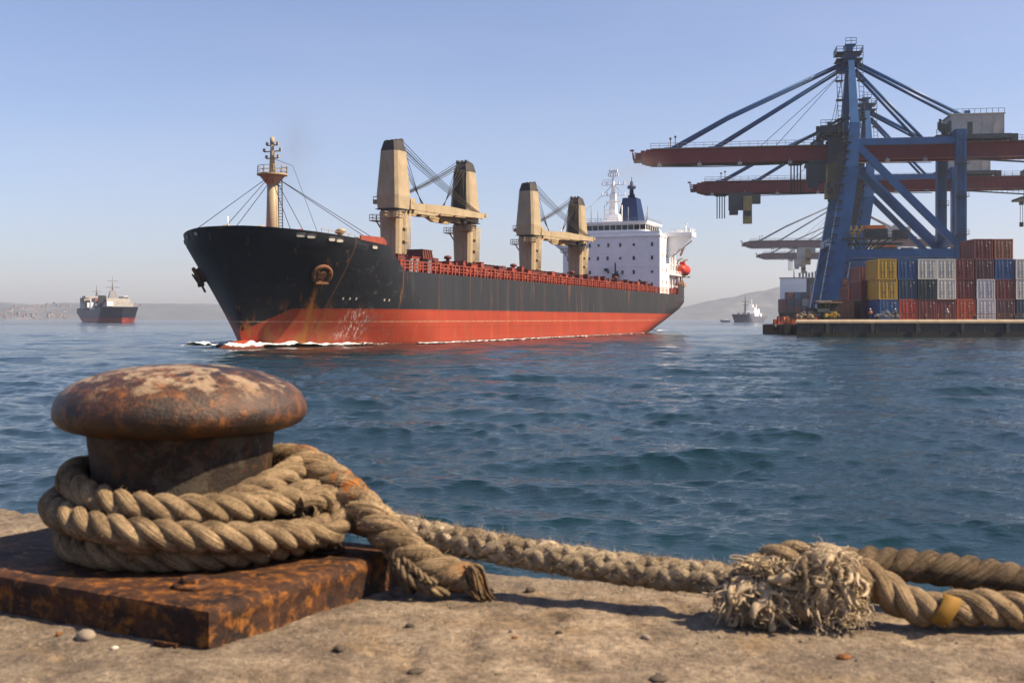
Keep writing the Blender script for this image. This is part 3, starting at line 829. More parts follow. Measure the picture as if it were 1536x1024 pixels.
def deck_crane(x, slew, jib_len, label, dark_face=False):
    """slew: direction of the jib in the ship's frame"""
    root = empty('deck_crane', (x, 0, 9.9), 0.0)
    root.parent = SHIP
    if label: root['label'] = label
    p = MB(); chamfer_box(p, 0, 10.7, 1.45, 1.5, 1.75, 1.8, 0.42, 0.45)
    p.lathe([(1.9, 0), (2.0, 0.15), (2.0, 0.5), (1.85, 0.6)], (0, 0, 10.5), 24, 1)
    for k in range(5): p.cyl((-1.75 + k * 0.42, 1.85, 0.4), (-1.95 + k * 0.46, 2.25, 10.3), 0.08, 6)
    for z in (2, 4, 6, 8): p.bb(-2.0, 0.2, 1.75, 2.1, z, z + 0.12)
    p.build('pedestal', [M_CREAM, M_CREAMD], root)
    q = MB()
    rot = Matrix.Rotation(slew, 4, 'Z')
    def rb(mb):
        mb.v = [tuple(rot @ Vector(v)) for v in mb.v]; return mb
    chamfer_box(q, 11.1, 13.2, 1.95, 2.0, 2.1, 2.1, 0.45, 0.45)
    chamfer_box(q, 13.2, 20.3, 2.1, 2.1, 1.62, 1.62, 0.45, 0.42)
    q.bb(-2.05, 2.05, -2.05, 2.05, 11.0, 11.12, 1)
    rb(q).build('housing', [M_CREAM, M_CREAMD], root)
    f = MB()
    f.prism([(2.12, 12.4), (2.14, 13.2), (1.68, 20.2), (1.5, 20.2), (1.9, 13.2), (1.9, 12.4)], -1.3, 1.3)
    for k in range(7): f.cyl((2.4, -1.1 + k * 0.36, 13.2), (1.8, -0.9 + k * 0.3, 20.6), 0.045, 5)
    rb(f).build('winch_face', M_RECESS, root)
    c = MB()
    chamfer_box(c, 20.3, 21.9, 1.65, 1.65, 1.25, 1.25, 0.43, 0.38)
    for sy in (-0.8, 0, 0.8): c.tube([(0.9, sy - 0.15, 22.0), (0.9, sy + 0.15, 22.0)], 0.42, 12)
    c.box((0.3, 0, 21.95), (2.0, 2.2, 0.18)); c.beam((-0.6, -0.9, 21.9), (1.4, -0.9, 22.2), 0.2, 0.4); c.beam((-0.6, 0.9, 21.9), (1.4, 0.9, 22.2), 0.2, 0.4)
    rb(c).build('crane_top', M_CREAMD, root)
    # jib: two box girders meeting at the head
    jb = MB(); L = jib_len
    for s in (-1, 1):
        jb.beam((2.5, s * 1.7, 11.7), (L * 0.5, s * 1.25, 12.05), 0.5, 1.05, w1=0.55, h1=1.5)
        jb.beam((L * 0.5, s * 1.25, 12.05), (L, s * 0.55, 12.2), 0.55, 1.5, w1=0.45, h1=0.9)
    for t in (0.16, 0.34, 0.52, 0.7, 0.86):
        y = 1.7 - 1.15 * t; jb.beam((2.5 + (L - 2.5) * t, -y, 11.9), (2.5 + (L - 2.5) * t, y, 11.9), 0.5, 0.6)
    jb.beam((L * 0.22, -1.4, 11.0), (L * 0.36, 1.4, 11.1), 0.5, 0.5)
    for s in (-1, 1):
        jb.beam((3.0, s * 1.7, 10.9), (L * 0.36, s * 1.4, 10.95), 0.4, 0.5); jb.beam((L * 0.36, s * 1.4, 10.95), (L * 0.45, s * 1.3, 11.6), 0.4, 0.4)
        jb.tube([(L, s * 0.8, 12.2), (L, s * 0.5, 12.2)], 0.62, 12)
    jb.beam((L - 0.4, 0, 12.3), (L + 1.9, 0, 12.5), 0.8, 0.4); jb.box((L + 1.8, 0, 12.4), (0.7, 1.1, 0.6))
    for s in (-1, 1): jb.box((2.5, s * 1.7, 12.0), (1.5, 0.9, 1.6)); jb.cyl((2.6, s * 1.2, 12.5), (2.6, s * 2.2, 12.5), 0.5, 10)
    rb(jb).build('jib', M_CREAM, root)
    hk = MB()
    hk.box((L * 0.8, 0, 10.9), (1.2, 0.7, 0.7)); hk.cyl((L * 0.8, 0, 10.6), (L * 0.8, 0, 10.1), 0.2, 8)
    rb(hk).build('hook_block', M_DARK, root)
    w = MB()
    for k in range(6):
        y = -0.9 + k * 0.36
        a = Vector((1.6, y, 21.9 - 0.25 * (k % 3))); b = Vector((L - 0.3, y * 0.6, 12.6)); m_ = a.lerp(b, 0.5) + Vector((0, 0, -0.5))
        w.tube([a, a.lerp(b, 0.25) + Vector((0, 0, -0.35)), m_, a.lerp(b, 0.75) + Vector((0, 0, -0.35)), b], 0.055, 5)
    for k in range(4):
        y = -0.9 + k * 0.6; w.tube([(1.7, y, 21.0 - k * 0.3), (L * (0.25 + 0.05 * k), y, 12.3)], 0.05, 5)
    rb(w).build('hoist_wires', M_WIRE, root)
    pf = MB()
    for (cx, cy, zz, dx, dy) in ((0.2, -2.95, 9.3, 2.2, 1.3), (2.9, 1.6, 9.5, 1.9, 2.8), (-0.2, -2.85, 12.2, 1.4, 1.0)):
        pf.box((cx, cy, zz), (dx, dy, 0.14))
        c4 = [(cx - dx / 2, cy - dy / 2, zz), (cx + dx / 2, cy - dy / 2, zz), (cx + dx / 2, cy + dy / 2, zz), (cx - dx / 2, cy + dy / 2, zz), (cx - dx / 2, cy - dy / 2, zz)]
        pf.rail(c4, 1.0, 0.9, 0.07, 2)
        pf.beam((cx, cy, zz), (cx * 0.5, cy * 0.6, zz - 1.8), 0.2, 0.2)
    pf.build('platform', M_CREAM, root)
    return root
deck_crane(158, math.pi + R(-6.5), 27.5, 'cream deck crane nearest the bow with its jib pointing aft')
deck_crane(130, R(-6.5), 26.0, 'second cream deck crane, its dark winch face towards the bow')
deck_crane(97, math.pi + R(-6.5), 31.0, 'third cream deck crane with its jib pointing aft')
deck_crane(65, R(-6.5), 28.5, 'cream deck crane nearest the white superstructure')

# ---------------- superstructure
sp_ = MB()
sp_.bb(27, 37, -13.0, 13.0, 9.9, 24.6)
for z in (13.4, 16.9, 20.4): sp_.bb(36.9, 37.06, -13.05, 13.05, z, z + 0.12); sp_.bb(27.2, 36.8, 12.9, 13.1, z, z + 0.12)
sp_.bb(26.8, 37.2, -13.2, 13.2, 24.6, 24.95)
SUP = sp_.build('superstructure', M_WHITE, SHIP)
rows = {22.6: (-8.3, -5.6, -3.2, -0.6, 2.6, 6.2, 11.0), 19.2: (-11.5, -8.2, -5.8, -3.4, -0.8, 2.6, 6.2, 11.0), 15.6: (-11.5, -8.2, -5.6, -0.6, 3.2, 6.2, 11.0), 12.3: (-7, 10.9)}
for z, ys in rows.items():
    for i, y in enumerate(ys):
        h = 0.95 if (i + int(z)) % 3 else 0.6
        w = MB(); w.box((37.06, y, z), (0.10, 0.52, h)); wo_ = w.build('window', M_GLASS, SUP)
for z in (13.0, 16.2, 19.8):
    for x in (30, 34.0):
        w = MB(); w.box((x, 13.04, z), (0.5, 0.12, 0.8)); w.build('window', M_GLASS, SUP)
br = MB()
br.prism([(21, 24.95), (35.6, 24.95), (35.6, 28.3), (21, 28.3)], -10.2, 8.9)
br.bb(20.6, 36.2, -10.8, 9.5, 28.3, 28.75)
br.bb(35.2, 37.0, -13.0, 13.0, 24.95, 26.0)
BR = br.build('wheelhouse', M_WHITE, SHIP)
for k in range(12):
    y = -9.4 + k * 1.6
    w = MB(); w.box((35.64, y, 27.2), (0.1, 1.36, 1.25)); w.build('bridge_window', M_GLASS, BR)
for k in range(6):
    w = MB(); w.box((34.4 - k * 2.3, 8.94, 27.2), (1.7, 0.1, 1.25)); w.build('bridge_window', M_GLASS, BR)
for s in (1, -1):
    wg = MB()
    wg.prism([(24.6, 24.9), (29.6, 24.9), (29.6, 26.0), (24.6, 26.0)], s * 13.2, s * 19.6)
    wg.add([(29.0, s * 13.2, 24.88), (29.0, s * 19.4, 24.88), (29.0, s * 19.4, 24.5), (29.0, s * 13.2, 19.4), (28.6, s * 13.2, 24.88), (28.6, s * 19.4, 24.88), (28.6, s * 19.4, 24.5), (28.6, s * 13.2, 19.4)], [(0, 1, 2, 3), (7, 6, 5, 4), (0, 4, 5, 1), (1, 5, 6, 2), (2, 6, 7, 3), (3, 7, 4, 0)])
    wg.bb(24.4, 29.6, s * 9.0, s * 13.2, 24.96, 25.98)
    wg.beam((24.6, s * 18.6, 24.2), (24.6, s * 13.2, 20.0), 0.4, 0.4)
    wg.rail([(24.7, s * 13.2, 26), (24.7, s * 19.4, 26), (29.5, s * 19.4, 26), (29.5, s * 13.2, 26)], 0.9, 1.3, 0.07, 2)
    wg.cyl((26, s * 17.2, 25.9), (26, s * 17.2, 28.4), 0.18, 8); wg.box((26, s * 17.2, 28.4), (1.0, 1.0, 0.12))
    wg.box((28.5, s * 18.6, 26.4), (0.6, 0.8, 0.9)); wg.box((26, s * 15.6, 26.5), (0.9, 1.0, 1.1))
    wg.build('bridge_wing', M_WHITE, SHIP)
# stepped after decks
ad = MB()
ad.bb(7, 27, -10.5, 10.8, 12.0, 15.2); ad.bb(10, 27, -10, 10.2, 15.2, 18.2); ad.bb(14, 27, -9, 9.4, 18.2, 24.6)
for z, x0, y0 in ((15.2, 7, 11.8), (18.2, 10, 10.5), (20.5, 14, 9.0)):
    ad.bb(x0 - 0.6, 27, -y0 - 0.5, y0 + 1.3, z, z + 0.16)
    ad.rail([(x0 - 0.5, -y0, z + 0.1), (x0 - 0.5, y0 + 1.2, z + 0.1), (26.5, y0 + 1.2, z + 0.1)], 1.0, 1.4, 0.08, 2)
for x in (25.5, 22.5, 19.5, 16.5): ad.beam((x, 11.9, 10.5), (x, 11.9, 24.0), 0.45, 0.4)
ad.bb(14, 27, 9.4, 12.1, 21.3, 21.5)
ad.build('after_deck_house', M_WHITE, SHIP)
# poop rail clutter
pc = MB()
for k in range(9): pc.box((1.0 + k * 1.9, 11.3 + min(k, 4) * 0.3, 13.1), (0.6, 0.5, 0.9))
pc.rail([(0.3, -10, 13.2), (0.3, 10.4, 13.2), (8, 12.4, 13.1), (16.5, 12.9, 13.0)], 1.1, 1.3, 0.08, 2)
pc.build('poop_rail', paint('primed_rail', (0.45, 0.25, 0.16), 0.6), SHIP)
# lifeboat on its davit
lb = MB(); V = []; n1_, n2_ = 20, 16
for i in range(n1_):
    t = i / (n1_ - 1); a = math.pi * t; r = math.sin(a) ** 0.55
    for k in range(n2_):
        b_ = 2 * math.pi * k / n2_
        V.append((9.3 + 3.9 * math.cos(a), 12.9 + 1.55 * r * math.cos(b_), 17.2 + (1.75 if math.sin(b_) < 0 else 1.45) * r * math.sin(b_)))
lb.add(V, [(i * n2_ + k, (i + 1) * n2_ + k, (i + 1) * n2_ + (k + 1) % n2_, i * n2_ + (k + 1) % n2_) for i in range(n1_ - 1) for k in range(n2_)], 0, True)
lb.box((11.0, 12.9, 18.9), (1.6, 1.5, 0.8), top=0.8)
LBO = lb.build('lifeboat', M_LIFEB, SHIP)
for x in (6.3, 12.4):
    dv = MB()
    dv.tube([(x, 11.2, 13.0), (x, 11.3, 17.0), (x, 12.0, 19.6), (x, 13.4, 20.3)], 0.22, 8)
    dv.beam((x, 11.2, 15.3), (x, 14.0, 15.2), 0.3, 0.35)
    dv.build('davit', M_CREAM, SHIP)
pvc = MB()
pvc.tube([(12.5, 10.6, 18.2), (12.5, 10.8, 20.8), (11.0, 12.0, 22.6), (9.2, 13.2, 23.2)], [0.25, 0.22, 0.18, 0.12], 8)
pvc.beam((10.5, 12.2, 21.0), (9.6, 12.8, 23.0), 0.3, 0.5)
pvc.build('provision_crane', M_RUST, SHIP)
fl = MB(); fl.cyl((1.5, 10.5, 13.0), (0.4, 10.9, 20.6), 0.09, 6); fl.build('ensign_staff', M_GREYP, SHIP)
# funnel
fu = MB()
fu.box((24, 2.0, 32.2), (8.0, 6.0, 7.3), top=0.56, topy=0.62)
fu.tube([(24, 2.0, 35.8), (24, 2.0, 38.4), (24, 2.0, 38.5), (24, 2.0, 39.3), (24, 2.0, 39.4), (24, 2.0, 40.4)], [0.65, 0.55, 1.2, 1.1, 0.5, 0.4], 12)
fu.cyl((24, 2, 40.3), (24, 2, 41.6), 0.1, 6)
for (x, y) in ((22.6, 0.9), (25.2, 3.0)): fu.cyl((x, y, 35.8), (x, y, 36.9), 0.3, 8)
fu.build('funnel', M_FUNNEL, SHIP)
# radar mast
rm = MB()
rx, ry = 29.5, -1.5
rm.box((rx, ry, 30.0), (3.6, 4.6, 2.6), top=0.7); rm.box((rx, ry, 33.9), (1.8, 1.9, 5.6), top=0.75)
rm.tube([(rx, ry, 36.5), (rx, ry, 39.5), (rx, ry, 43.0)], [0.6, 0.35, 0.14], 8)
for z, w in ((36.2, 3.1), (39.0, 3.0), (41.3, 1.3), (42.3, 1.0)):
    rm.beam((rx, ry - w, z), (rx, ry + w, z), 0.3, 0.18)
    for q in (-w, -w * 0.55, w * 0.5, w): rm.box((rx, ry + q, z + 0.45), (0.35, 0.3, 0.8))
for q in (-1, 1):
    rm.beam((rx, ry + q * 2.0, 33.6), (rx, ry, 36.2), 0.2, 0.2); rm.beam((rx, ry + q * 2.4, 36.9), (rx, ry + q * 0.3, 39.0), 0.18, 0.18); rm.tube([(rx, ry + q * 2.4, 29), (rx, ry + q * 2.4, 33.6)], 0.12, 6)
rm.rail([(rx, ry - 3.0, 39.1), (rx, ry + 0.2, 39.1)], 1.4, 0.8, 0.08, 3)
rm.box((rx + 1.2, ry + 0.4, 34.4), (0.5, 4.2, 0.3)); rm.box((rx + 1.2, ry - 0.6, 32.3), (0.5, 3.2, 0.3)); rm.box((rx, ry + 0.2, 42.8), (0.4, 1.8, 0.35))
rm.build('radar_mast', M_WHITE, SHIP)
ms = MB()
for (x, y, h) in ((33, -6.5, 4.6), (32, -5.0, 3.2), (34.0, -8.8, 1.4), (24, 6.4, 5.0), (31, 3.0, 4.2), (30, 7.6, 2.6)):
    ms.cyl((x, y, 28.7), (x, y, 28.7 + h), 0.1, 6); ms.box((x, y, 28.9), (0.5, 0.5, 0.4))
ms.tube([(rx, ry - 3.1, 36.3), (35.5, -10.5, 29.3)], 0.05, 4)
ms.rail([(36.0, -10.6, 28.75), (36.0, 9.3, 28.75), (21, 9.3, 28.75)], 0.9, 1.5, 0.06, 2)
ms.build('aerial', M_GREYP, SHIP)
# gear in front of the superstructure
gg = MB()
for (x, y, w, h) in ((40, 4.5, 2.2, 2.6), (40.5, -1.0, 3.0, 2.2), (39.6, 8.5, 1.6, 3.0), (40.2, -6, 2.6, 2.4), (41, 1.8, 1.2, 3.2)):
    gg.box((x, y, 10 + h / 2), (1.5, w, h), top=0.9); gg.cyl((x, y, 10 + h), (x, y, 10.6 + h), 0.35, 8)
gg.build('deck_machinery', M_DARK, SHIP)
gg = MB(); gg.beam((38.2, 1.6, 15.6), (38.2, 1.6, 18.0), 0.3, 0.3); gg.beam((37.3, 1.2, 15.0), (38.6, 2.2, 15.6), 0.5, 0.5); gg.box((37.9, -0.9, 16.2), (1.0, 0.9, 0.7)); gg.box((38.0, 1.6, 14.6), (0.9, 1.6, 1.1))
gg.build('floodlight_bracket', M_DARK, SHIP)

# ================================================================== foam round the bow and along the side
def foam_material():
    m, nt, b = newmat('sea_foam')
    v = coords(nt)
    n = noise(nt, v, 2.6, 8, 0.75, 0.6); n2 = noise(nt, v, 0.5, 5, 0.6)
    c = ramp(nt, n, [(0.38, (0.30, 0.42, 0.50)), (0.56, (0.74, 0.78, 0.80))])
    nt.links.new(c, b.inputs['Base Color']); b.inputs['Roughness'].default_value = 0.6
    at = nt.nodes.new('ShaderNodeAttribute'); at.attribute_name = 'cover'
    s = mathn(nt, 'ADD', mathn(nt, 'MULTIPLY', n, 0.75), mathn(nt, 'MULTIPLY', n2, 0.4))
    a = mathn(nt, 'GREATER_THAN', mathn(nt, 'ADD', s, at.outputs['Fac']), 1.0)
    nt.links.new(a, b.inputs['Alpha'])
    bump(nt, b, n, 0.3, 0.1)
    return m
FOAM = foam_material()
def foam_sheet(name, C, W, Hh, dens, nseg, nw, parent=None, label=None, seed=3):
    """C(t): centre line and outward normal; ridge of broken water along it"""
    ts = np.linspace(0, 1, nseg); V = []; A = []
    for i, t in enumerate(ts):
        (cx, cy), (nx, ny) = C(t)
        for jn in range(nw):
            q = jn / (nw - 1)
            w = W(t) * q
            x, y = cx + nx * w, cy + ny * w
            lump = float(fbm(np.array([x * 1.0]), np.array([y * 1.0]), 4, seed)[0])
            hz = Hh(t) * math.exp(-((q - 0.15) / 0.38) ** 2) * (0.45 + 1.5 * max(0, lump - 0.25)) + (0.12 * lump + 0.06) * (1 - q * 0.9)
            V.append((x, y, hz))
            A.append(dens(t) * (1 - q ** 1.3) + (0.28 if q < 0.35 else 0) * (1 - t) ** 1.5 + 0.02 - (0.25 if q > 0.98 else 0))
    mb = MB(); mb.grid(V, nseg, nw)
    o = mb.build(name, FOAM)
    at = o.data.attributes.new('cover', 'FLOAT', 'POINT')
    at.data.foreach_set('value', np.array(A, dtype=np.float32))
    tag(o, label, 'foam', None, 'stuff')
    return o
def w2(x, y):
    p = SHIP_O + SHIP_H * x + SHIP_P * y; return p.x, p.y
def bow_line(side):
    def C(t):
        x = 204.8 - 40 * t
        b = float(HU.half(np.array(min(x, 198.9)), np.array(0.3))) if x < 198.9 else 0.0
        if x > 197: b = max(b, 3.0 * math.sqrt(max(0, 1 - ((x - 197.5) / 8.3) ** 2)))
        p = w2(x, side * (b - 0.15))
        nrm = SHIP_P * side * 0.95 + SHIP_H * (0.55 * max(0, 1 - t * 2))
        nrm = nrm.normalized()
        return p, (nrm.x, nrm.y)
    return C
foam_sheet('bow_wave', bow_line(1), lambda t: 3.0 + 10 * t, lambda t: 0.62 * (1 - t) ** 1.4 * (0.7 + 0.5 * abs(math.sin(t * 17))) + 0.03, lambda t: 0.46 * (1 - t) ** 1.1 + 0.10, 320, 30, None, 'white bow wave curling along the port bow of the bulk carrier')
foam_sheet('bow_wave', bow_line(-1), lambda t: 5.5 + 14 * t, lambda t: 0.55 * (1 - t) * (0.7 + 0.5 * abs(math.sin(t * 13 + 1))) + 0.03, lambda t: 0.46 * (1 - t) ** 0.4 + 0.16, 300, 34, None, 'white bow wave spreading off the starboard bow of the bulk carrier', 9)
def side_line(t):
    x = 175 - 165 * t
    b = float(HU.half(np.array(x), np.array(0.2)))
    return w2(x, b - 0.1), (SHIP_P.x, SHIP_P.y)
foam_sheet('hull_wash', side_line, lambda t: 1.2 + 1.5 * t, lambda t: 0.12, lambda t: 0.36, 320, 8, None, 'thin line of wash along the red waterline of the bulk carrier', 5)
def stern_line(t):
    x = 16 - 26 * t
    return w2(x, 5 - 1 * t), (SHIP_P.x, SHIP_P.y)
foam_sheet('stern_wash', stern_line, lambda t: 6.0, lambda t: 0.5 * (1 - t), lambda t: 0.52 * (1 - t * 0.6), 60, 20, None, 'churned water under the stern of the bulk carrier', 6)
# ================================================================== far pier
PZ = 3.45
M_QUAYW = paint('quay_wall_concrete', (0.085, 0.085, 0.08), 0.85, (0.035, 0.035, 0.03), 0.6, 0.5, 0.25, 0.35)
M_WEED = paint('tide_band', (0.018, 0.02, 0.016), 0.6, (0.03, 0.035, 0.02), 0.4, 0.8, 0.4)
M_COPE = paint('quay_cope', (0.38, 0.31, 0.225), 0.85, (0.28, 0.20, 0.14), 0.4, 0.8, 0.6)
M_DECKC = paint('quay_deck', (0.34, 0.29, 0.23), 0.9, (0.22, 0.18, 0.14), 0.4, 0.3, 1.0)
M_BLUE = paint('crane_blue', (0.028, 0.115, 0.30), 0.42, (0.03, 0.05, 0.10), 0.35, 0.5, 0.2, 0.25)
M_BOOM = paint('boom_red', (0.20, 0.03, 0.032), 0.5, (0.11, 0.03, 0.03), 0.35, 0.5, 0.3, 0.2)
M_HOUSE = paint('pale_cladding', (0.52, 0.50, 0.46), 0.6, (0.28, 0.20, 0.14), 0.3, 0.6, 0.15)
M_YEL = paint('yellow_paint', (0.52, 0.34, 0.05), 0.55, (0.18, 0.09, 0.04), 0.45, 0.6, 0.3)
M_TEAL = plain('machinery_green', (0.05, 0.075, 0.085), 0.6)
M_CABLE = plain('festoon_cable', (0.03, 0.03, 0.03), 0.6)
M_PALER = plain('galvanised', (0.38, 0.40, 0.42), 0.5, 0.3)

def quay_x(y): return 57.0 + (y - 227) * 0.285
pier = empty('pier', (57, 227, 0), 0, 'long concrete pier with dark weedy wall carrying the container stacks', 'pier')
def pier_poly(z0, z1, grow=0.0, mi=0, mb=None, inset=0.0):
    mb = mb or MB()
    y1 = 1050
    P = [(-grow, -grow), (260, -grow), (260, y1 - 227), (quay_x(y1) - 57 - grow, y1 - 227)]
    V = [(x, y, z0) for x, y in P] + [(x, y, z1) for x, y in P]
    mb.add(V, [(3, 2, 1, 0), (4, 5, 6, 7), (0, 1, 5, 4), (1, 2, 6, 5), (2, 3, 7, 6), (3, 0, 4, 7)], mi)
    return mb
pier_poly(-3, 0.95, 0.03).build('tide_band', M_WEED, pier)
w = pier_poly(0.95, PZ - 0.75)
for k in range(60): w.bb(3 + k * 4.3, 3.25 + k * 4.3, -0.12, 0, 0.95, PZ - 0.75)
w.build('wall', M_QUAYW, pier)
cp = pier_poly(PZ - 0.75, PZ - 0.42, 0.35)
y1 = 1050 - 227; xx = quay_x(1050) - 57
lo = [(-0.35, -0.35), (260, -0.35), (260, y1), (xx - 0.35, y1)]; hi = [(0.15, 0.12), (260, 0.12), (260, y1), (xx + 0.15, y1)]
cp.add([(x, y, PZ - 0.418) for x, y in lo] + [(x, y, PZ - 0.002) for x, y in hi], [(4, 5, 6, 7), (0, 1, 5, 4), (1, 2, 6, 5), (2, 3, 7, 6), (3, 0, 4, 7)])
cp.build('cope', M_COPE, pier)
top = MB(); top.add([(0.6, 0.6, PZ + 0.004), (259, 0.6, PZ + 0.004), (259, 520, PZ + 0.004), (quay_x(747) - 56, 520, PZ + 0.004)], [(0, 1, 2, 3)])
top.build('deck', M_DECKC, pier)
fd = MB()
for k in range(14): fd.box((6 + k * 9, -0.55, 1.7), (0.7, 0.5, 1.9))
fd.build('fender', M_DARK, pier)
# railing, bollards
rl = empty('pier_railing', (57, 227, PZ), 0, 'rusty pipe railing along the near edge of the container pier', 'railing')
g = MB()
for k in range(36): g.cyl((19 + k * 2.45, 1.2, 0), (19 + k * 2.45, 1.2, 1.15), 0.06, 6); 
g.build('post', paint('rail_rust', (0.30, 0.16, 0.08), 0.8), rl)
g = MB()
for z in (0.6, 1.12): g.cyl((19, 1.2, z), (105, 1.2, z), 0.05, 6)
g.build('handrail', bpy.data.materials['rail_rust'], rl)
def pier_bollard(x, label):
    o = empty('pier_bollard', (x, 227.7, PZ), 0, label, 'bollard', 'mooring bollards along the far pier edge')
    g = MB(); g.lathe([(0.3, 0), (0.22, 0.1), (0.2, 0.45), (0.36, 0.55), (0.36, 0.68), (0.1, 0.78)], n=12); g.build('post', M_DARK, o)
    return o
lb_ = ['small dark bollard on the far pier edge beside the tractor', 'small dark bollard on the far pier edge below the plum-red container',
       'small dark bollard on the far pier edge below the bright orange-red container', 'small dark bollard on the far pier edge below the white container at right', 'dark bollard at the far right of the pier edge']
for x, l in zip((65.5, 73.5, 83, 93, 101), lb_): pier_bollard(x, l)

# ================================================================== containers
CM = {}
def cmat(key):
    cols = dict(yellow=(0.50, 0.31, 0.03), blue=(0.02, 0.085, 0.24), darkblue=(0.015, 0.05, 0.105), teal=(0.008, 0.028, 0.04), white=(0.58, 0.57, 0.54),
                maroon=(0.155, 0.03, 0.03), red=(0.42, 0.045, 0.025), orange=(0.45, 0.07, 0.025), brown=(0.30, 0.125, 0.07), plum=(0.085, 0.035, 0.045),
                lilac=(0.50, 0.50, 0.56), cyan=(0.04, 0.16, 0.27), grey=(0.24, 0.26, 0.28))
    if key not in CM:
        c = cols[key]
        m, nt, b = newmat('container_' + key)
        v = coords(nt); vs = coords(nt, (1, 1, 0.15))
        info = nt.nodes.new('ShaderNodeObjectInfo')
        add = nt.nodes.new('ShaderNodeVectorMath'); add.operation = 'ADD'
        sc = nt.nodes.new('ShaderNodeVectorMath'); sc.operation = 'SCALE'; sc.inputs[0].default_value = (37, 91, 53)
        nt.links.new(info.outputs['Random'], sc.inputs['Scale']); nt.links.new(vs, add.inputs[0]); nt.links.new(sc.outputs[0], add.inputs[1])
        n1 = noise(nt, add.outputs[0], 0.9, 8, 0.7); n2 = noise(nt, add.outputs[0], 0.3, 5, 0.6)
        c = tuple(q * 0.82 for q in c)
        cc = mix(nt, ramp(nt, n2, [(0.35, 0.0), (0.7, 0.6)]), c, tuple(q * 0.68 for q in c))
        cc = mix(nt, ramp(nt, n1, [(0.60, 0.0), (0.72, 0.75)]), cc, (0.15, 0.085, 0.05))
        nt.links.new(cc, b.inputs['Base Color']); b.inputs['Roughness'].default_value = 0.55
        CM[key] = m
    return CM[key]
M_RUBBER = plain('door_rubber', (0.02, 0.02, 0.02), 0.7)
CW, CH, CL = 4.02, 4.2, 8.0
COLOR_WORDS = dict(yellow='rust-stained yellow', blue='blue', darkblue='dark blue', teal='blackish teal', white='dirty white', maroon='dark red', red='bright red',
                   orange='orange-red', brown='brown', plum='dark plum', lilac='pale lilac-white', cyan='light blue', grey='grey')
PROTO = {}
M_HWARE = plain('door_hardware', (0.075, 0.07, 0.075), 0.5, 0.2)
def container(key, loc, label, group, rz=0.0, L=CL):
    if key not in PROTO:
        o = empty('shipping_container', loc, rz)
        W2, H2 = CW / 2 - 0.07, CH
        b = MB()
        # corrugated sides
        nn = 20
        for s in (-1, 1):
            V = []
            for i in range(nn * 2):
                y = 0.15 + (L - 0.3) * i / (nn * 2 - 1); dpt = 0.10 if (i // 2) % 2 else 0.0
                V += [(s * (W2 - 0.04 - dpt), y, 0.22), (s * (W2 - 0.04 - dpt), y, H2 - 0.2)]
            b.grid(V, nn * 2, 2, smooth=False)
        b.bb(-W2 + 0.15, W2 - 0.15, 0.2, L - 0.15, 0.15, H2 - 0.12)
        for x in (-W2, W2):
            for z in (0, H2 - 0.2): b.bb(x - math.copysign(0.2, x), x, 0, L, z, z + 0.2)
        for y in (0.0, L - 0.2):
            for x in (-W2, W2): b.bb(x - math.copysign(0.24, x), x, y, y + 0.24, 0.2, H2 - 0.2)
            for z in (0, H2 - 0.2): b.bb(-W2 + 0.2, W2 - 0.2, y, y + 0.2, z, z + 0.2)
        b.build('body', cmat(key), o)
        fit = MB()
        for x in (-W2, W2):
            for z in (0.0, H2 - 0.26):
                x1 = x - math.copysign(0.3, x); fit.bb(min(x, x1) - 0.01, max(x, x1) + 0.01, -0.02, 0.26, z - 0.005, z + 0.255)
        fit.build('corner_casting', cmat(key), o)
        for s in (-1, 1):
            d = MB()
            x0, x1 = (0.04, W2 - 0.26) if s > 0 else (-W2 + 0.26, -0.04)
            d.bb(x0, x1, 0.06, 0.14, 0.24, H2 - 0.24)
            n3 = 5
            for k in range(n3):
                z0 = 0.4 + (H2 - 0.9) * k / n3
                d.bb(x0 + 0.1, x1 - 0.1, 0.03, 0.06, z0, z0 + (H2 - 0.9) / n3 - 0.18)
            dd = d.build('door', cmat(key), o)
            r = MB()
            for fx in (0.3, 0.72):
                xr = x0 + (x1 - x0) * fx
                r.cyl((xr, -0.01, 0.28), (xr, -0.01, H2 - 0.28), 0.035, 6)
                for z in (0.4, 1.5, H2 - 0.5): r.box((xr, 0.0, z), (0.16, 0.06, 0.14))
            r.box((x0 + (x1 - x0) * 0.5, -0.03, 1.45), (0.5, 0.04, 0.07))
            if s > 0: r.box((x0 + (x1 - x0) * 0.72, -0.035, H2 - 0.75), (0.42, 0.03, 0.16), 1); r.box((x0 + (x1 - x0) * 0.3, -0.035, H2 - 1.4), (0.2, 0.03, 0.3), 1)
            r.build('lock_rod', [M_HWARE if key not in ('white', 'lilac') else M_GREYP, M_PALER], dd)
        PROTO[key] = o
    else:
        o = copy_tree(PROTO[key]); o.location = loc; o.rotation_euler = (0, 0, rz)
    tag(o, label, 'container', group)
    return o

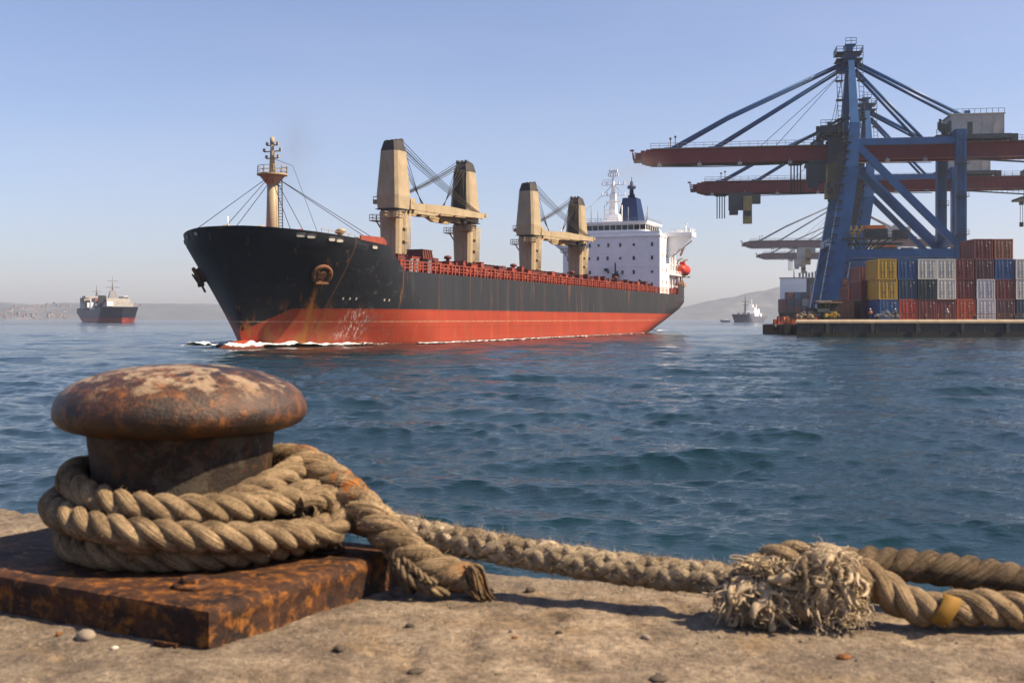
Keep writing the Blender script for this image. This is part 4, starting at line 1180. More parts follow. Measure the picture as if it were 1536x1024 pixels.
ORD = ['lowest', 'second lowest', 'third lowest', 'topmost']
FRONT = [('blue', 'yellow', 'yellow'), ('red', 'darkblue', 'blue'), ('maroon', 'teal', 'white'), ('maroon', 'white', 'white'), ('orange', 'maroon', 'maroon'),
         ('lilac', 'lilac', 'plum', 'maroon'), ('plum', 'maroon', 'blue', 'brown'), ('darkblue', 'white', 'white')]
COLN = ['first', 'second', 'third', 'fourth', 'fifth', 'sixth', 'seventh', 'eighth']
YF = 238.0
x0s = [1334, 1363.5, 1392, 1421, 1449.5, 1479, 1509.5, 1539]
for ci, col in enumerate(FRONT):
    X = (x0s[ci] - 768) / 1700 * YF
    for ri, key in enumerate(col):
        jx = r2.uniform(-0.1, 0.1) - 0.13 * ri * (1 if ci else 1.6)
        lab = f"{COLOR_WORDS[key]} container, {'topmost' if ri == len(col) - 1 else ORD[ri]} in the {COLN[ci]} front-row stack"
        container(key, (X + jx, YF + r2.uniform(-0.12, 0.12), PZ + 0.02 + ri * (CH + 0.03)), lab, 'containers stacked along the front of the pier')
# stack left of the yellow one, and rows behind
def stack(px, D, keys, where, rz=0.0, group='containers stacked further back on the pier'):
    X = (px - 768) / 1700 * D
    for ri, key in enumerate(keys):
        pos = 'only' if len(keys) == 1 else ('bottom' if ri == 0 else ('top' if ri == len(keys) - 1 else 'middle'))
        pos = 'the ' + pos + ' one' if pos != 'only' else 'alone'
        container(key, (X, D, PZ + 0.02 + ri * (CH + 0.03)), f"{COLOR_WORDS[key]} container {where}, {pos}", group, rz)
stack(1305, 246, ('plum', 'maroon'), 'just left of the yellow ones')
stack(1301, 272, ('maroon', 'maroon', 'maroon'), 'behind the stack left of the yellow ones')
stack(1283, 300, ('grey', 'maroon'), 'in the low nearer row by the crane foot')
stack(1272, 322, ('plum', 'red'), 'in the low farther row by the crane foot')
stack(1268, 246, ('brown',), 'on the quay at the foot of the blue crane')
stack(1263, 350, ('grey', 'cyan', 'maroon'), 'just right of the foot of the nearest crane leg')
for i, (px, D, keys) in enumerate([(1352, 275, ('maroon', 'blue', 'grey')), (1395, 280, ('white', 'blue', 'maroon')), (1445, 280, ('maroon', 'white', 'blue')), (1500, 285, ('blue', 'maroon', 'maroon'))]):
    stack(px, D, keys, 'hidden behind the front row, %s stack' % COLN[i])

# ================================================================== barge with red gear at the pier head
M_BARGE = paint('barge_black', (0.015, 0.015, 0.017), 0.6, (0.08, 0.04, 0.025), 0.4, 0.7, 0.3)
barge = empty('work_barge', (64.5, 262, 0), R(4), 'low black work barge crowded with orange-red gear at the end of the pier', 'barge')
g = MB(); g.prism([(-4.3, 0.4), (-4.1, -1.5), (14, -1.5), (14, 2.75), (-4.0, 2.35), (-4.3, 2.1)], -6, 8); 
for k in range(9): g.bb(-3.6 + k * 2, -3.3 + k * 2, -6.15, -6, 0.3, 2.3)
g.build('hull', M_BARGE, barge)
g = MB(); g.cyl((-4.75, -3, 0.9), (-4.75, -3, 2.3), 0.42, 12); g.build('fender', M_DARK, barge)
rr = random.Random(3); M_GEAR = paint('gear_red', (0.38, 0.07, 0.035), 0.6)
for k in range(26):
    x = rr.uniform(-3.4, 12); y = rr.uniform(-5.4, 3); h = rr.uniform(0.5, 1.9)
    g = MB(); g.box((x, y, 2.3 + h / 2), (rr.uniform(0.4, 1.6), 0.9, h), top=rr.uniform(0.6, 1)); g.build('gear_locker', M_GEAR, barge)
g = MB(); g.rail([(-4, -5.8, 2.3), (5, -5.8, 2.5), (13.5, -5.8, 2.8)], 1.1, 1.2, 0.08, 2)
for x in (-3.3, -0.4, 5.8): g.cyl((x, -5.5, 2.4), (x, -5.5, 4.3 + x * 0.1), 0.13, 6)
g.build('deck_rail', M_ORANGE, barge)
g = MB()
for (x, y, h) in ((-3.0, -5, 1.4), (2.0, -4.8, 1.0), (7.5, -4, 1.8), (10.5, -3, 1.2)): g.box((x, y, 2.5 + h / 2), (0.9, 0.8, h), top=0.8)
g.cyl((10.6, -5.1, 4.6), (10.6, -4.9, 4.6), 1.0, 16); g.cyl((7.2, -5.1, 3.9), (7.2, -4.9, 3.9), 0.8, 14)
g.build('winch', M_GREYP, barge)
# traffic-cone like orange marker
cone = empty('warning_cone', (62.6, 257.6, 2.5), 0, 'orange and white cone standing on the black barge', 'cone')
g = MB(); g.lathe([(0.65, 0), (0.65, 0.12), (0.45, 0.14), (0.3, 0.8)], n=14); g.build('base', M_ORANGE, cone)
g = MB(); g.lathe([(0.3, 0.8), (0.2, 1.15)], n=14); g.build('band', M_WHITE, cone)
g = MB(); g.lathe([(0.2, 1.15), (0.07, 1.7)], n=14); g.build('tip', M_ORANGE, cone)

# yard tractor with a canopy
def tractor(loc, rz, label):
    o = empty('yard_tractor', loc, rz, label, 'tractor')
    g = MB(); g.bb(-2.4, 2.2, -0.9, 0.9, 0.7, 1.5); g.box((1.4, 0, 1.9), (1.8, 1.5, 0.9), top=0.85); g.build('chassis', M_DARK, o)
    g = MB(); g.bb(-2.2, 0.4, -1.0, 1.0, 1.5, 2.2)
    for x in (-2.1, 0.3):
        for y in (-0.95, 0.95): g.cyl((x, y, 2.2), (x, y, 3.6), 0.07, 6)
    g.build('cab', M_TEAL, o)
    g = MB(); g.box((-0.9, 0, 3.72), (3.4, 2.5, 0.18)); g.build('roof', M_COPE, o)
    for x, r in ((-1.5, 0.85), (1.5, 0.65)):
        for y in (-1.1, 1.1):
            g = MB(); g.tube([(x, y - 0.22, r), (x, y + 0.22, r)], r, 16); t = g.build('wheel', M_RUBBER, o)
            g = MB(); g.tube([(x, y - 0.25, r), (x, y + 0.25, r)], r * 0.5, 12); g.build('rim', M_YEL, t)
    return o
tractor((62.4, 231.5, PZ + 0.01), R(185), 'small yellow yard tractor with a pale canopy at the corner of the pier')
def pile(name, loc, label, cat, mat, seed, n, sx, h):
    o = empty(name, loc, 0, label, cat); rr = random.Random(seed); g = MB()
    for k in range(n):
        x = rr.uniform(-sx, sx); y = rr.uniform(-0.8, 0.8); z = rr.uniform(0.1, h * (1 - abs(x) / sx * 0.6)); r = rr.uniform(0.22, 0.45)
        ring = [(x + r * math.cos(a), y + 0.1 * math.sin(a), z + r * abs(math.sin(a)) + 0.05) for a in np.linspace(0, 2 * math.pi, 10)]
        g.tube(ring, 0.07, 5, 0, False)
    g.build('coil', mat, o)
pile('rope_pile', (59.2, 229.5, PZ), 'heap of pale mooring ropes on the pier corner beside the tractor', 'rope heap', M_COPE, 4, 34, 1.7, 1.3)
pile('yellow_hose', (65.3, 230.2, PZ), 'yellow hose heaped against the front of the yard tractor', 'hose', M_YEL, 6, 26, 0.8, 1.5)
pile('cable_heap', (76.5, 231.2, PZ), 'tangle of grey cable in front of the blue bottom container', 'cable heap', M_GREYP, 8, 46, 2.4, 1.6)
sh = empty('site_shelter', (66.2, 236.5, PZ), 0, 'dark open shelter behind the yard tractor', 'shelter')
g = MB(); g.bb(-2.2, 2.2, 0.9, 1.1, 0, 3.4)
for x in (-2.2, 2.2): g.beam((x, -1, 0), (x, -1, 3.5), 0.15)
g.build('frame', M_DARK, sh)
g = MB(); g.box((0, 0, 3.55), (5.0, 2.6, 0.14)); g.build('roof', M_COPE, sh)
# workers on the pier (tiny)
M_SKIN = plain('skin', (0.45, 0.27, 0.18), 0.6)
def person(loc, rz, coat, trousers, label, hold=False):
    o = empty('person', loc, rz, label, 'person')
    v = [(0, 0, 0.98), (0, 0, 1.25), (0, 0, 1.46), (0, 0, 1.56), (0, 0.01, 1.66), (0, 0.0, 1.78),
         (0.2, 0, 1.42), (0.26, 0.03, 1.16), (0.24, 0.16, 0.94), (-0.2, 0, 1.42), (-0.27, 0.0, 1.15), (-0.24, 0.08, 0.9),
         (0.1, 0, 0.92), (0.13, 0.05, 0.5), (0.14, -0.03, 0.08), (0.14, 0.12, 0.04), (-0.1, 0, 0.92), (-0.14, -0.02, 0.5), (-0.16, -0.10, 0.08), (-0.16, 0.06, 0.04)]
    e = [(0, 1), (1, 2), (2, 3), (3, 4), (4, 5), (2, 6), (6, 7), (7, 8), (2, 9), (9, 10), (10, 11), (0, 12), (12, 13), (13, 14), (14, 15), (0, 16), (16, 17), (17, 18), (18, 19)]
    rad = [0.15, 0.15, 0.16, 0.06, 0.10, 0.085, 0.07, 0.05, 0.035, 0.07, 0.05, 0.035, 0.10, 0.07, 0.05, 0.04, 0.10, 0.07, 0.05, 0.04]
    me = bpy.data.meshes.new('body'); me.from_pydata(v, e, []); me.update()
    b = bpy.data.objects.new('body', me); scene.collection.objects.link(b); b.parent = o
    md = b.modifiers.new('skin', 'SKIN'); md.use_smooth_shade = True
    for i, r in enumerate(rad): me.skin_vertices[0].data[i].radius = (r, r * 0.75); me.skin_vertices[0].data[i].use_root = (i == 0)
    b.modifiers.new('sub', 'SUBSURF').levels = 1
    me.materials.append(trousers)
    g = MB(); g.lathe([(0.17, 0.95), (0.2, 1.1), (0.21, 1.35), (0.2, 1.44), (0.08, 1.5)], n=12, fn=lambda a, r, z: (r * 1.15 * math.cos(a), r * 0.85 * math.sin(a), z))
    for s in (-1, 1): g.tube([(s * 0.2, 0, 1.42), (s * 0.27, 0.03, 1.16), (s * 0.25, 0.12, 1.0)], [0.085, 0.07, 0.05], 8)
    g.build('jacket', coat, o)
    g = MB(); g.lathe([(0.13, 1.7), (0.12, 1.78), (0.06, 1.85)], n=10); g.build('helmet', M_WHITE, o)
    o.scale = (1.2, 1.2, 1.2)
    return o
M_HIVIS = plain('hi_vis', (0.6, 0.22, 0.08), 0.6)
person((72.6, 229.6, PZ), R(170), M_HIVIS, M_DARK, 'person in an orange jacket and white helmet walking on the pier below the plum container')
person((77.6, 229.4, PZ), R(200), M_DARK, M_DARK, 'person in dark clothes and white helmet in front of the blue bottom container')
person((87.9, 228.8, PZ), R(180), M_GREYP, M_GREYP, 'person in grey overalls at the railing between red and orange containers')

M_CAB = paint('cab_pale_yellow', (0.30, 0.26, 0.12), 0.6, (0.06, 0.07, 0.07), 0.6, 0.5, 0.3)
# ================================================================== quay cranes
def quay_crane(loc, rz, label, trolley=-34.0):
    o = empty('quay_crane', loc, rz, label, 'quay crane', 'quay cranes standing in a line on the pier')
    # red twin-girder boom
    for s in (-1, 1):
        g = MB()
        g.prism([(-45.5, 35.9), (-43.5, 35.5), (56, 35.5), (56, 38.5), (-45.5, 38.5)], s * 2.4 - 0.6, s * 2.4 + 0.6)
        g.bb(-45, 56, s * 2.4 - 0.75, s * 2.4 + 0.75, 38.5, 38.75)
        for k in range(34): g.bb(-44 + 3 * k, -43.85 + 3 * k, s * 2.4 - 0.68, s * 2.4 + 0.68, 35.6, 38.5)
        bm_ = g.build('boom_girder', M_BOOM, o)
        wk = MB(); wk.bb(-44, 56, s * 3.3 - 0.45, s * 3.3 + 0.45, 38.76, 38.84)
        wk.rail([(-44, s * 3.7, 38.84), (20, s * 3.7, 38.84), (56, s * 3.7, 38.84)], 1.15, 2.0, 0.09, 2)
        wk.build('walkway', M_PALER, bm_)
    g = MB()
    g.bb(-46.2, -45.4, -4, 4, 36.2, 38.4); g.bb(-48, -46, -2.6, 2.6, 36.4, 36.9); g.beam((-48, -2.5, 36.6), (-48.2, -2.5, 38.6), 0.2); g.beam((-47.5, 2.5, 36.6), (-47.8, 2.5, 39), 0.2)
    g.rail([(-46, -2.6, 36.9), (-48, -2.6, 36.9), (-48, 2.6, 36.9), (-46, 2.6, 36.9)], 1.1, 1, 0.1, 2)
    g.box((-46.6, 0, 37.6), (1.6, 2.6, 1.4)); g.box((-48.3, -1.5, 38.8), (0.9, 0.5, 0.4))
    g.build('boom_tip', M_BOOM, o)
    for x in (-30, -15, 8, 30, 50): g = MB(); g.bb(x, x + 0.7, -1.8, 1.8, 37.4, 38.3); g.build('girder_tie', M_BOOM, o)
    for (x, zt) in ((-39.5, 1.0), (-38.4, 1.4)):
        g = MB(); g.cyl((x, -4.2, 38.8), (x, -4.2, 39.8 + zt), 0.1, 6); g.box((x, -4.2, 39.9 + zt), (0.5, 0.4, 0.4)); g.build('boom_lamp', M_RUST, o)
    # waterside legs, mast, landside legs
    for s in (-1, 1):
        y = s * 9.5
        g = MB()
        g.beam((-5.6, y, 1.2), (-0.6, y, 33.0), 2.8, 4.0, w1=2.4, h1=3.0)
        g.beam((-0.6, y, 33.0), (0.2, y * 0.96, 42.5), 2.4, 2.7, w1=1.9, h1=2.0)
        g.build('waterside_leg', M_BLUE, o)
        g = MB(); g.beam((0.2, y * 0.96, 42.0), (0.4, s * 1.2, 59.5), 1.8, 1.7, w1=1.2, h1=1.3); g.build('mast', M_BLUE, o)
        g = MB(); g.beam((22.0, y, 1.2), (22.0, y, 40.5), 2.1, 2.1); g.build('landside_leg', M_BLUE, o)
        g = MB(); g.beam((0.3, y, 38.0), (22.4, y, 14.8), 1.45, 1.5); g.build('diagonal_brace', M_BLUE, o)
        g = MB(); g.beam((-4.4, y, 14.2), (23.0, y, 14.2), 1.4, 1.8); g.build('portal_beam', M_BLUE, o)
        g = MB(); g.beam((0.0, y, 38.3), (22.4, y, 38.3), 1.1, 1.4); g.build('upper_beam', M_BLUE, o)
        # wheel bogies
        for x in (-6, 22):
            g = MB(); g.bb(x - 1.3, x + 1.3, y - 4.5, y + 4.5, 0.9, 2.0)
            for k in range(4): g.bb(x - 0.8, x + 0.8, y - 4.2 + k * 2.3, y - 2.7 + k * 2.3, 0.1, 1.0)
            g.build('bogie', M_BLUE, o)
    for x, z in ((-4.2, 17.0), (22, 17), (0.2, 41), (22, 40), (-6, 2.6), (22, 2.6)):
        g = MB(); g.beam((x, -8.6, z), (x, 8.6, z), 1.6, 1.6); g.build('cross_beam', M_BLUE, o)
    # mast head and platforms
    g = MB(); g.bb(-1.3, 1.6, -2.2, 2.2, 57.4, 59.4); g.bb(-0.7, 0.9, -1.5, 1.5, 59.4, 61.4); g.box((-0.9, 0, 56.2), (3.4, 2.2, 1.6), top=1.0)
    g.box((0.4, 0, 61.5), (2.4, 3, 0.16)); g.build('mast_head', M_BLUE, o)
    g = MB()
    for z in (58.0, 59.5): g.bb(-2.8, 2.9, -2.8, 2.8, z, z + 0.12)
    g.rail([(-2.8, -2.8, 59.6), (2.9, -2.8, 59.6), (2.9, 2.8, 59.6), (-2.8, 2.8, 59.6), (-2.8, -2.8, 59.6)], 1.2, 1.2, 0.1, 2)
    g.rail([(-2.8, -2.8, 58.1), (2.9, -2.8, 58.1)], 1.2, 1.2, 0.1, 2); g.rail([(-0.7, -1.6, 61.6), (1.6, -1.6, 61.6)], 1.3, 1.0, 0.1, 2)
    g.build('mast_platform', M_TEAL, o)
    for x in (-2.3, 2.4):
      g = MB()
      for k in range(16):
        z = 40.5 + k * 1.1
        g.beam((x - 0.5, -6.5 + k * 0.3, z), (x + 0.5, -6.5 + k * 0.3, z), 0.09); g.beam((x - 0.5, -6.5 + k * 0.3, z), (x - 0.5, -6.2 + k * 0.3, z + 1.1), 0.12); g.beam((x + 0.5, -6.5 + k * 0.3, z), (x + 0.5, -6.2 + k * 0.3, z + 1.1), 0.12)
      for z, yy in ((44, -5.6), (48.5, -4.4), (53, -3.1)): g.box((x, yy, z), (1.7, 1.4, 0.2))
      g.build('mast_ladder', M_TEAL, o)
    # stays
    for s in (-1, 1):
        g = MB()
        g.tube([(-0.8, s * 1.4, 57.6), (-26.5, s * 1.9, 46.0), (-39.5, s * 2.3, 38.9)], 0.33, 8); g.tube([(-0.9, s * 1.4, 56.5), (-29.8, s * 2.3, 38.9)], 0.3, 8)
        g.box((-39.8, s * 2.4, 38.9), (2.2, 1.0, 0.5)); g.box((-30, s * 2.4, 38.9), (2.0, 1.0, 0.5))
        g.build('forestay', M_BLUE, o)
        g = MB()
        g.tube([(1.2, s * 1.4, 57.6), (24.5, s * 2.2, 44.5)], 0.4, 8); g.tube([(1.4, s * 1.4, 55.8), (16.5, s * 2.3, 39.0)], 0.36, 8)
        g.box((25, s * 2.2, 44.0), (1.6, 1.0, 3.6), top=0.7)
        g.build('backstay', M_BLUE, o)
    g = MB(); g.tube([(-1, -1, 55.8), (-16, -3, 39)], 0.06, 4); g.tube([(-1, 1, 55.8), (-20, 3, 39)], 0.06, 4); g.tube([(-1, -0.6, 55.5), (-4.5, -2, 41)], 0.06, 4); g.tube([(-1.2, 0.6, 55.5), (-3.5, -2, 41)], 0.06, 4)
    g.build('hoist_rope', M_CABLE, o)
    # dark hinge machinery beside the waterside leg
    g = MB(); g.bb(-6.5, -1.2, -4.6, 4.6, 41.4, 43.0); rr = random.Random(2)
    for k in range(34): g.box((rr.uniform(-7.0, -1.0), rr.uniform(-4.8, 4.8), rr.uniform(38.8, 43.4)), (rr.uniform(0.5, 1.8), rr.uniform(0.5, 1.6), rr.uniform(0.4, 1.6)))
    g.beam((-8.6, -4.5, 38.8), (-1, -4.5, 44.2), 0.55); g.beam((-12, -4.5, 38.8), (-1, -4.5, 45.0), 0.5)
    g.rail([(-8, -5, 39.6), (-1, -5, 39.6)], 1.1, 1, 0.1, 2); g.rail([(-6.5, -5, 43), (-1, -5, 43)], 1.1, 1, 0.1, 2)
    g.bb(-5.0, -1.6, -4.9, -4.7, 26, 40); 
    g.build('hinge_machinery', M_TEAL, o)
    g = MB()
    for k in range(20):
        z = 4 + k * 1.8; x = -7.6 + k * 0.27
        g.rail([(x, -10.8, z), (x + 2.0 * (1 if k % 2 else -0.2), -10.8, z + 0.6)], 1.0, 1.0, 0.1, 2); g.box((x + 0.6, -10.8, z), (2.4, 1.0, 0.12))
    g.build('stair_tower', M_TEAL, o)
    for x in (-42, -33, -24, -13, 8, 16):
        g = MB(); g.box((x, -3.3, 35.1), (0.9, 0.7, 0.6)); g.cyl((x, -3.3, 35.3), (x, -3.0, 36.0), 0.12, 6); g.build('floodlight', M_PALER, o)
    g = MB()
    for k in range(26):
        x = -42 + k * 1.7
        g.beam((x, -0.7, 35.45), (x + 0.85, 0.7, 35.45), 0.14); g.beam((x + 0.85, 0.7, 35.45), (x + 1.7, -0.7, 35.45), 0.14)
    for y in (-0.7, 0.7): g.beam((-42, y, 35.4), (2.5, y, 35.4), 0.2)
    g.tube([(-44, 0, 35.2), (-30, 0, 34.9), (-12, 0, 35.2), (18, 0, 34.9)], 0.1, 5)
    g.build('cable_tray', M_TEAL, o)
    for s in (-1, 1):
        g = MB(); yy = s * 9.5 - 1.3
        for k in range(60): g.beam((21.4, yy, 3 + k * 0.6), (22.4, yy, 3 + k * 0.6), 0.08)
        for x in (21.4, 22.4): g.beam((x, yy, 2.5), (x, yy, 39.5), 0.12)
        for z in (10, 18, 26, 33): g.box((22, yy - 0.5, z), (2.6, 1.2, 0.12)); g.rail([(20.8, yy - 1.0, z), (23.2, yy - 1.0, z)], 1.0, 0.8, 0.08, 2)
        g.build('leg_ladder', M_TEAL, o)
    # cladded machinery house on the landside
    g = MB(); g.bb(21.2, 32.2, -4.4, 4.4, 40.2, 44.6)
    for k in range(6): g.bb(21.1 + k * 2.2, 21.2 + k * 2.2, -4.45, -4.4, 40.2, 44.6)
    g.bb(21.0, 32.4, -4.6, 4.6, 44.6, 44.8); H = g.build('machinery_house', M_HOUSE, o)
    g = MB(); g.bb(24.6, 25.6, -4.55, -4.42, 40.3, 42.9); g.build('door', M_TEAL, H)
    g = MB(); g.bb(18, 33.5, -5.2, 5.2, 39.2, 40.2); g.rail([(18, -5.2, 40.2), (21, -5.2, 40.2)], 1.1, 1, 0.1, 2); g.rail([(21.2, -4.4, 44.8), (32.2, -4.4, 44.8)], 1.0, 1.2, 0.08, 1)
    for k in range(8): g.box((18.5 + 0.35 * k, -4.4 + rr.uniform(-0.5, 0.5), 41 + rr.uniform(0, 1.6)), (0.5, 0.5, rr.uniform(1.5, 3.2)))
    g.build('house_platform', M_TEAL, o)
    # service platform with cabins at portal height
    g = MB(); g.bb(-2.5, 11, -11.5, -8.0, 17.2, 17.6); g.rail([(-2.5, -11.5, 17.6), (11, -11.5, 17.6)], 1.2, 1.1, 0.1, 2)
    for k in range(7): g.beam((-1.5 + k * 1.7, -10.9, 17.2), (1.0 + k * 0.5, -9.8, 14.9), 0.25, 0.25)
    g.beam((-2, -10, 16.2), (10, -10, 16.2), 0.5, 0.5)
    g.bb(2, 6.8, -11, -8.6, 17.6, 19.4); g.bb(8, 11, -10.8, -8.8, 17.7, 19.2)
    PLT = g.build('service_platform', M_TEAL, o)
    g = MB(); g.bb(2.2, 6.4, -11.1, -8.5, 19.42, 20.2); g.build('cabin_roof', M_ORANGE, PLT)
    g = MB()
    for k in range(9): g.box((-1.6 + 0.4 * k, -10.2, 18.3 + (k % 3) * 0.7), (0.5, 0.8, 1.0))
    g.build('cable_reel', M_YEL, PLT)
    # trolley with operator cab
    tr = MB(); t = trolley
    tr.bb(t - 3.2, t + 3.2, -4.6, 4.6, 34.7, 35.3); tr.bb(t - 3.4, t + 2.6, -4.7, -2.0, 30.6, 34.6); tr.box((t - 2.0, -3.4, 30.0), (2.4, 2.6, 1.4))
    tr.bb(t + 2.8, t + 5.4, -3.6, -1.2, 32.4, 34.8)
    for k in range(4): tr.cyl((t - 6.5 + k * 0.7, 0, 28.5 + (k % 2) * 0.1), (t - 6.5 + k * 0.7, 0, 35.2), 0.16, 6)
    tr.bb(t - 7, t - 4, -1.2, 1.2, 34.9, 35.4)
    TR = tr.build('trolley', M_TEAL, o)
    g = MB(); g.bb(t + 0.6, t + 3.0, -4.9, -2.0, 26.8, 34.4); g.build('operator_cab', M_CAB, TR)
    g = MB(); g.bb(t + 0.8, t + 2.8, -4.96, -4.92, 28.8, 30.2); g.build('cab_window', M_GLASS, TR)
    # back-reach tackle
    g = MB()
    g.beam((24, -4.9, 34.9), (46, -4.9, 33.2), 0.7, 0.3); g.rail([(24, -5.2, 35.0), (46, -5.2, 33.4)], 1.1, 1.3, 0.09, 2)
    g.bb(40, 56, -4.8, 4.8, 32.4, 33.0); g.bb(33.4, 35, -4.6, -3, 38.8, 40.2); g.bb(41, 45, -4.9, 0, 38.9, 40.4); g.box((40.5, -3, 31.4), (1.0, 1, 1.0))
    for k in range(12): g.box((rr.uniform(40, 55), rr.uniform(-4.8, 4), rr.uniform(33.2, 34.6)), (rr.uniform(0.5, 2), 1, rr.uniform(0.4, 1.4)))
    g.beam((44.5, -4.9, 33), (44.5, -4.9, 43.5), 0.6, 0.6)
    g.build('backreach_gantry', M_TEAL, o)
    g = MB()
    g.tube([(40.2, -3, 31), (40.2, -3, 26.0)], 0.07, 4); g.tube([(40.8, -3, 31), (40.8, -3, 26.0)], 0.07, 4); g.box((40.5, -3, 25.6), (0.9, 0.7, 1.2)); g.tube([(42.6, -3, 32), (41.2, -3, 26)], 0.06, 4)
    g.tube([(43.5, -3, 32.2), (44.2, -3, 27), (45.2, -3, 24.4), (46.4, -3, 27), (47.4, -3, 32.2)], 0.07, 4)
    g.build('hook_tackle', M_CABLE, o)
    return o
CS = 1.31
def qx(D): return (75.6 + (D - 255) * 0.285)
CR_RZ = R(-9)
c1 = quay_crane((qx(255) * CS, 255 * CS, PZ), CR_RZ, 'nearest blue and red quay crane, its long red boom reaching farthest left', trolley=-6.0)
PROTO_CHILD = {}
def crane_copy(D, label, trolley_dx, X=None):
    c = copy_tree(c1); c.location = (qx(D) * CS, D * CS, PZ); c['label'] = label
    for ch in children(c):
        if ch.name.startswith('trolley'): ch.location.x += trolley_dx
    return c
c1.scale = (CS, CS, CS)
c2 = crane_copy(316, 'second blue and red quay crane, its operator cab hanging midway under the boom', -28); c2.location.x += 7
M_HAZEBLUE = paint('haze_paled_blue', (0.20, 0.24, 0.31), 0.5); M_HAZERED = paint('haze_paled_red', (0.24, 0.16, 0.17), 0.5)  # haze fade of the two far cranes put into their colours
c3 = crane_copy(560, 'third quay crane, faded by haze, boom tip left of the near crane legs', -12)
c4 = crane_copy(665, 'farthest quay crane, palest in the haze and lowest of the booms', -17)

def haze_tint(root):
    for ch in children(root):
        sw = {M_BLUE: M_HAZEBLUE, M_BOOM: M_HAZERED, M_TEAL: M_PALER, M_YEL: M_HOUSE, M_ORANGE: M_HOUSE}
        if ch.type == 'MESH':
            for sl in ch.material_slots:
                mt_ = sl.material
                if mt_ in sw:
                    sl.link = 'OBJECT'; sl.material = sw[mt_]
        haze_tint(ch)
haze_tint(c3); haze_tint(c4)

# container ship moored further up the quay
ms_ = empty('moored_container_ship', (158, 620, 0), R(-16), 'moored container ship seen from astern, its white block above stacked boxes', 'container ship')
g = MB(); g.prism([(-11.5, 0.5), (-10.5, -1), (10.5, -1), (11.5, 0.5), (11.8, 7.0), (-11.8, 7.0)], 0, 110); g.build('hull', M_BARGE, ms_)
g = MB(); g.bb(-11.6, 11.6, 10, 24, 7, 26.2); g.bb(-11.8, 11.8, 9.8, 24.2, 22.6, 22.9); g.bb(-11.7, 11.7, 9.9, 24, 17.9, 18.1)
for k in range(9): g.bb(-10 + 2.3 * k, -9.2 + 2.3 * k, 9.85, 10, 20.2, 21.0)
g.build('deckhouse', M_WHITE, ms_)
g = MB(); g.bb(-12, 12, 9.6, 24.4, 26.2, 26.6); g.cyl((-4, 12, 26.6), (-4, 12, 31.5), 0.35, 8)
for k in range(8): g.box((-1 + k * 1.7, 13 + (k % 3) * 3, 28.0), (1.1, 1.3, 2.4 + (k % 3)))
g.build('monkey_island', M_GREYP, ms_)
shipcols = [(1177, ('maroon', 'maroon')), (1187, ('plum', 'darkblue', 'maroon')), (1198, ('maroon', 'darkblue', 'cyan')), (1209, ('darkblue', 'grey', 'darkblue')), (1220, ('darkblue', 'plum', 'maroon', 'darkblue', 'teal'))]
for i, (px, keys) in enumerate(shipcols):
    for ri, key in enumerate(keys):
        D = 613 - (px - 1200) * 0.1; o = container(key, ((px - 768) / 1700 * D, D, 6.9 + ri * 3.72), f"{COLOR_WORDS[key]} container on the moored ship, {ORD[ri] if ri < 3 else ('fourth lowest', 'topmost')[ri - 3]} in its {COLN[i]} stack", 'containers on the stern of the moored ship')
        o.scale = (0.98, 0.88, 0.88)

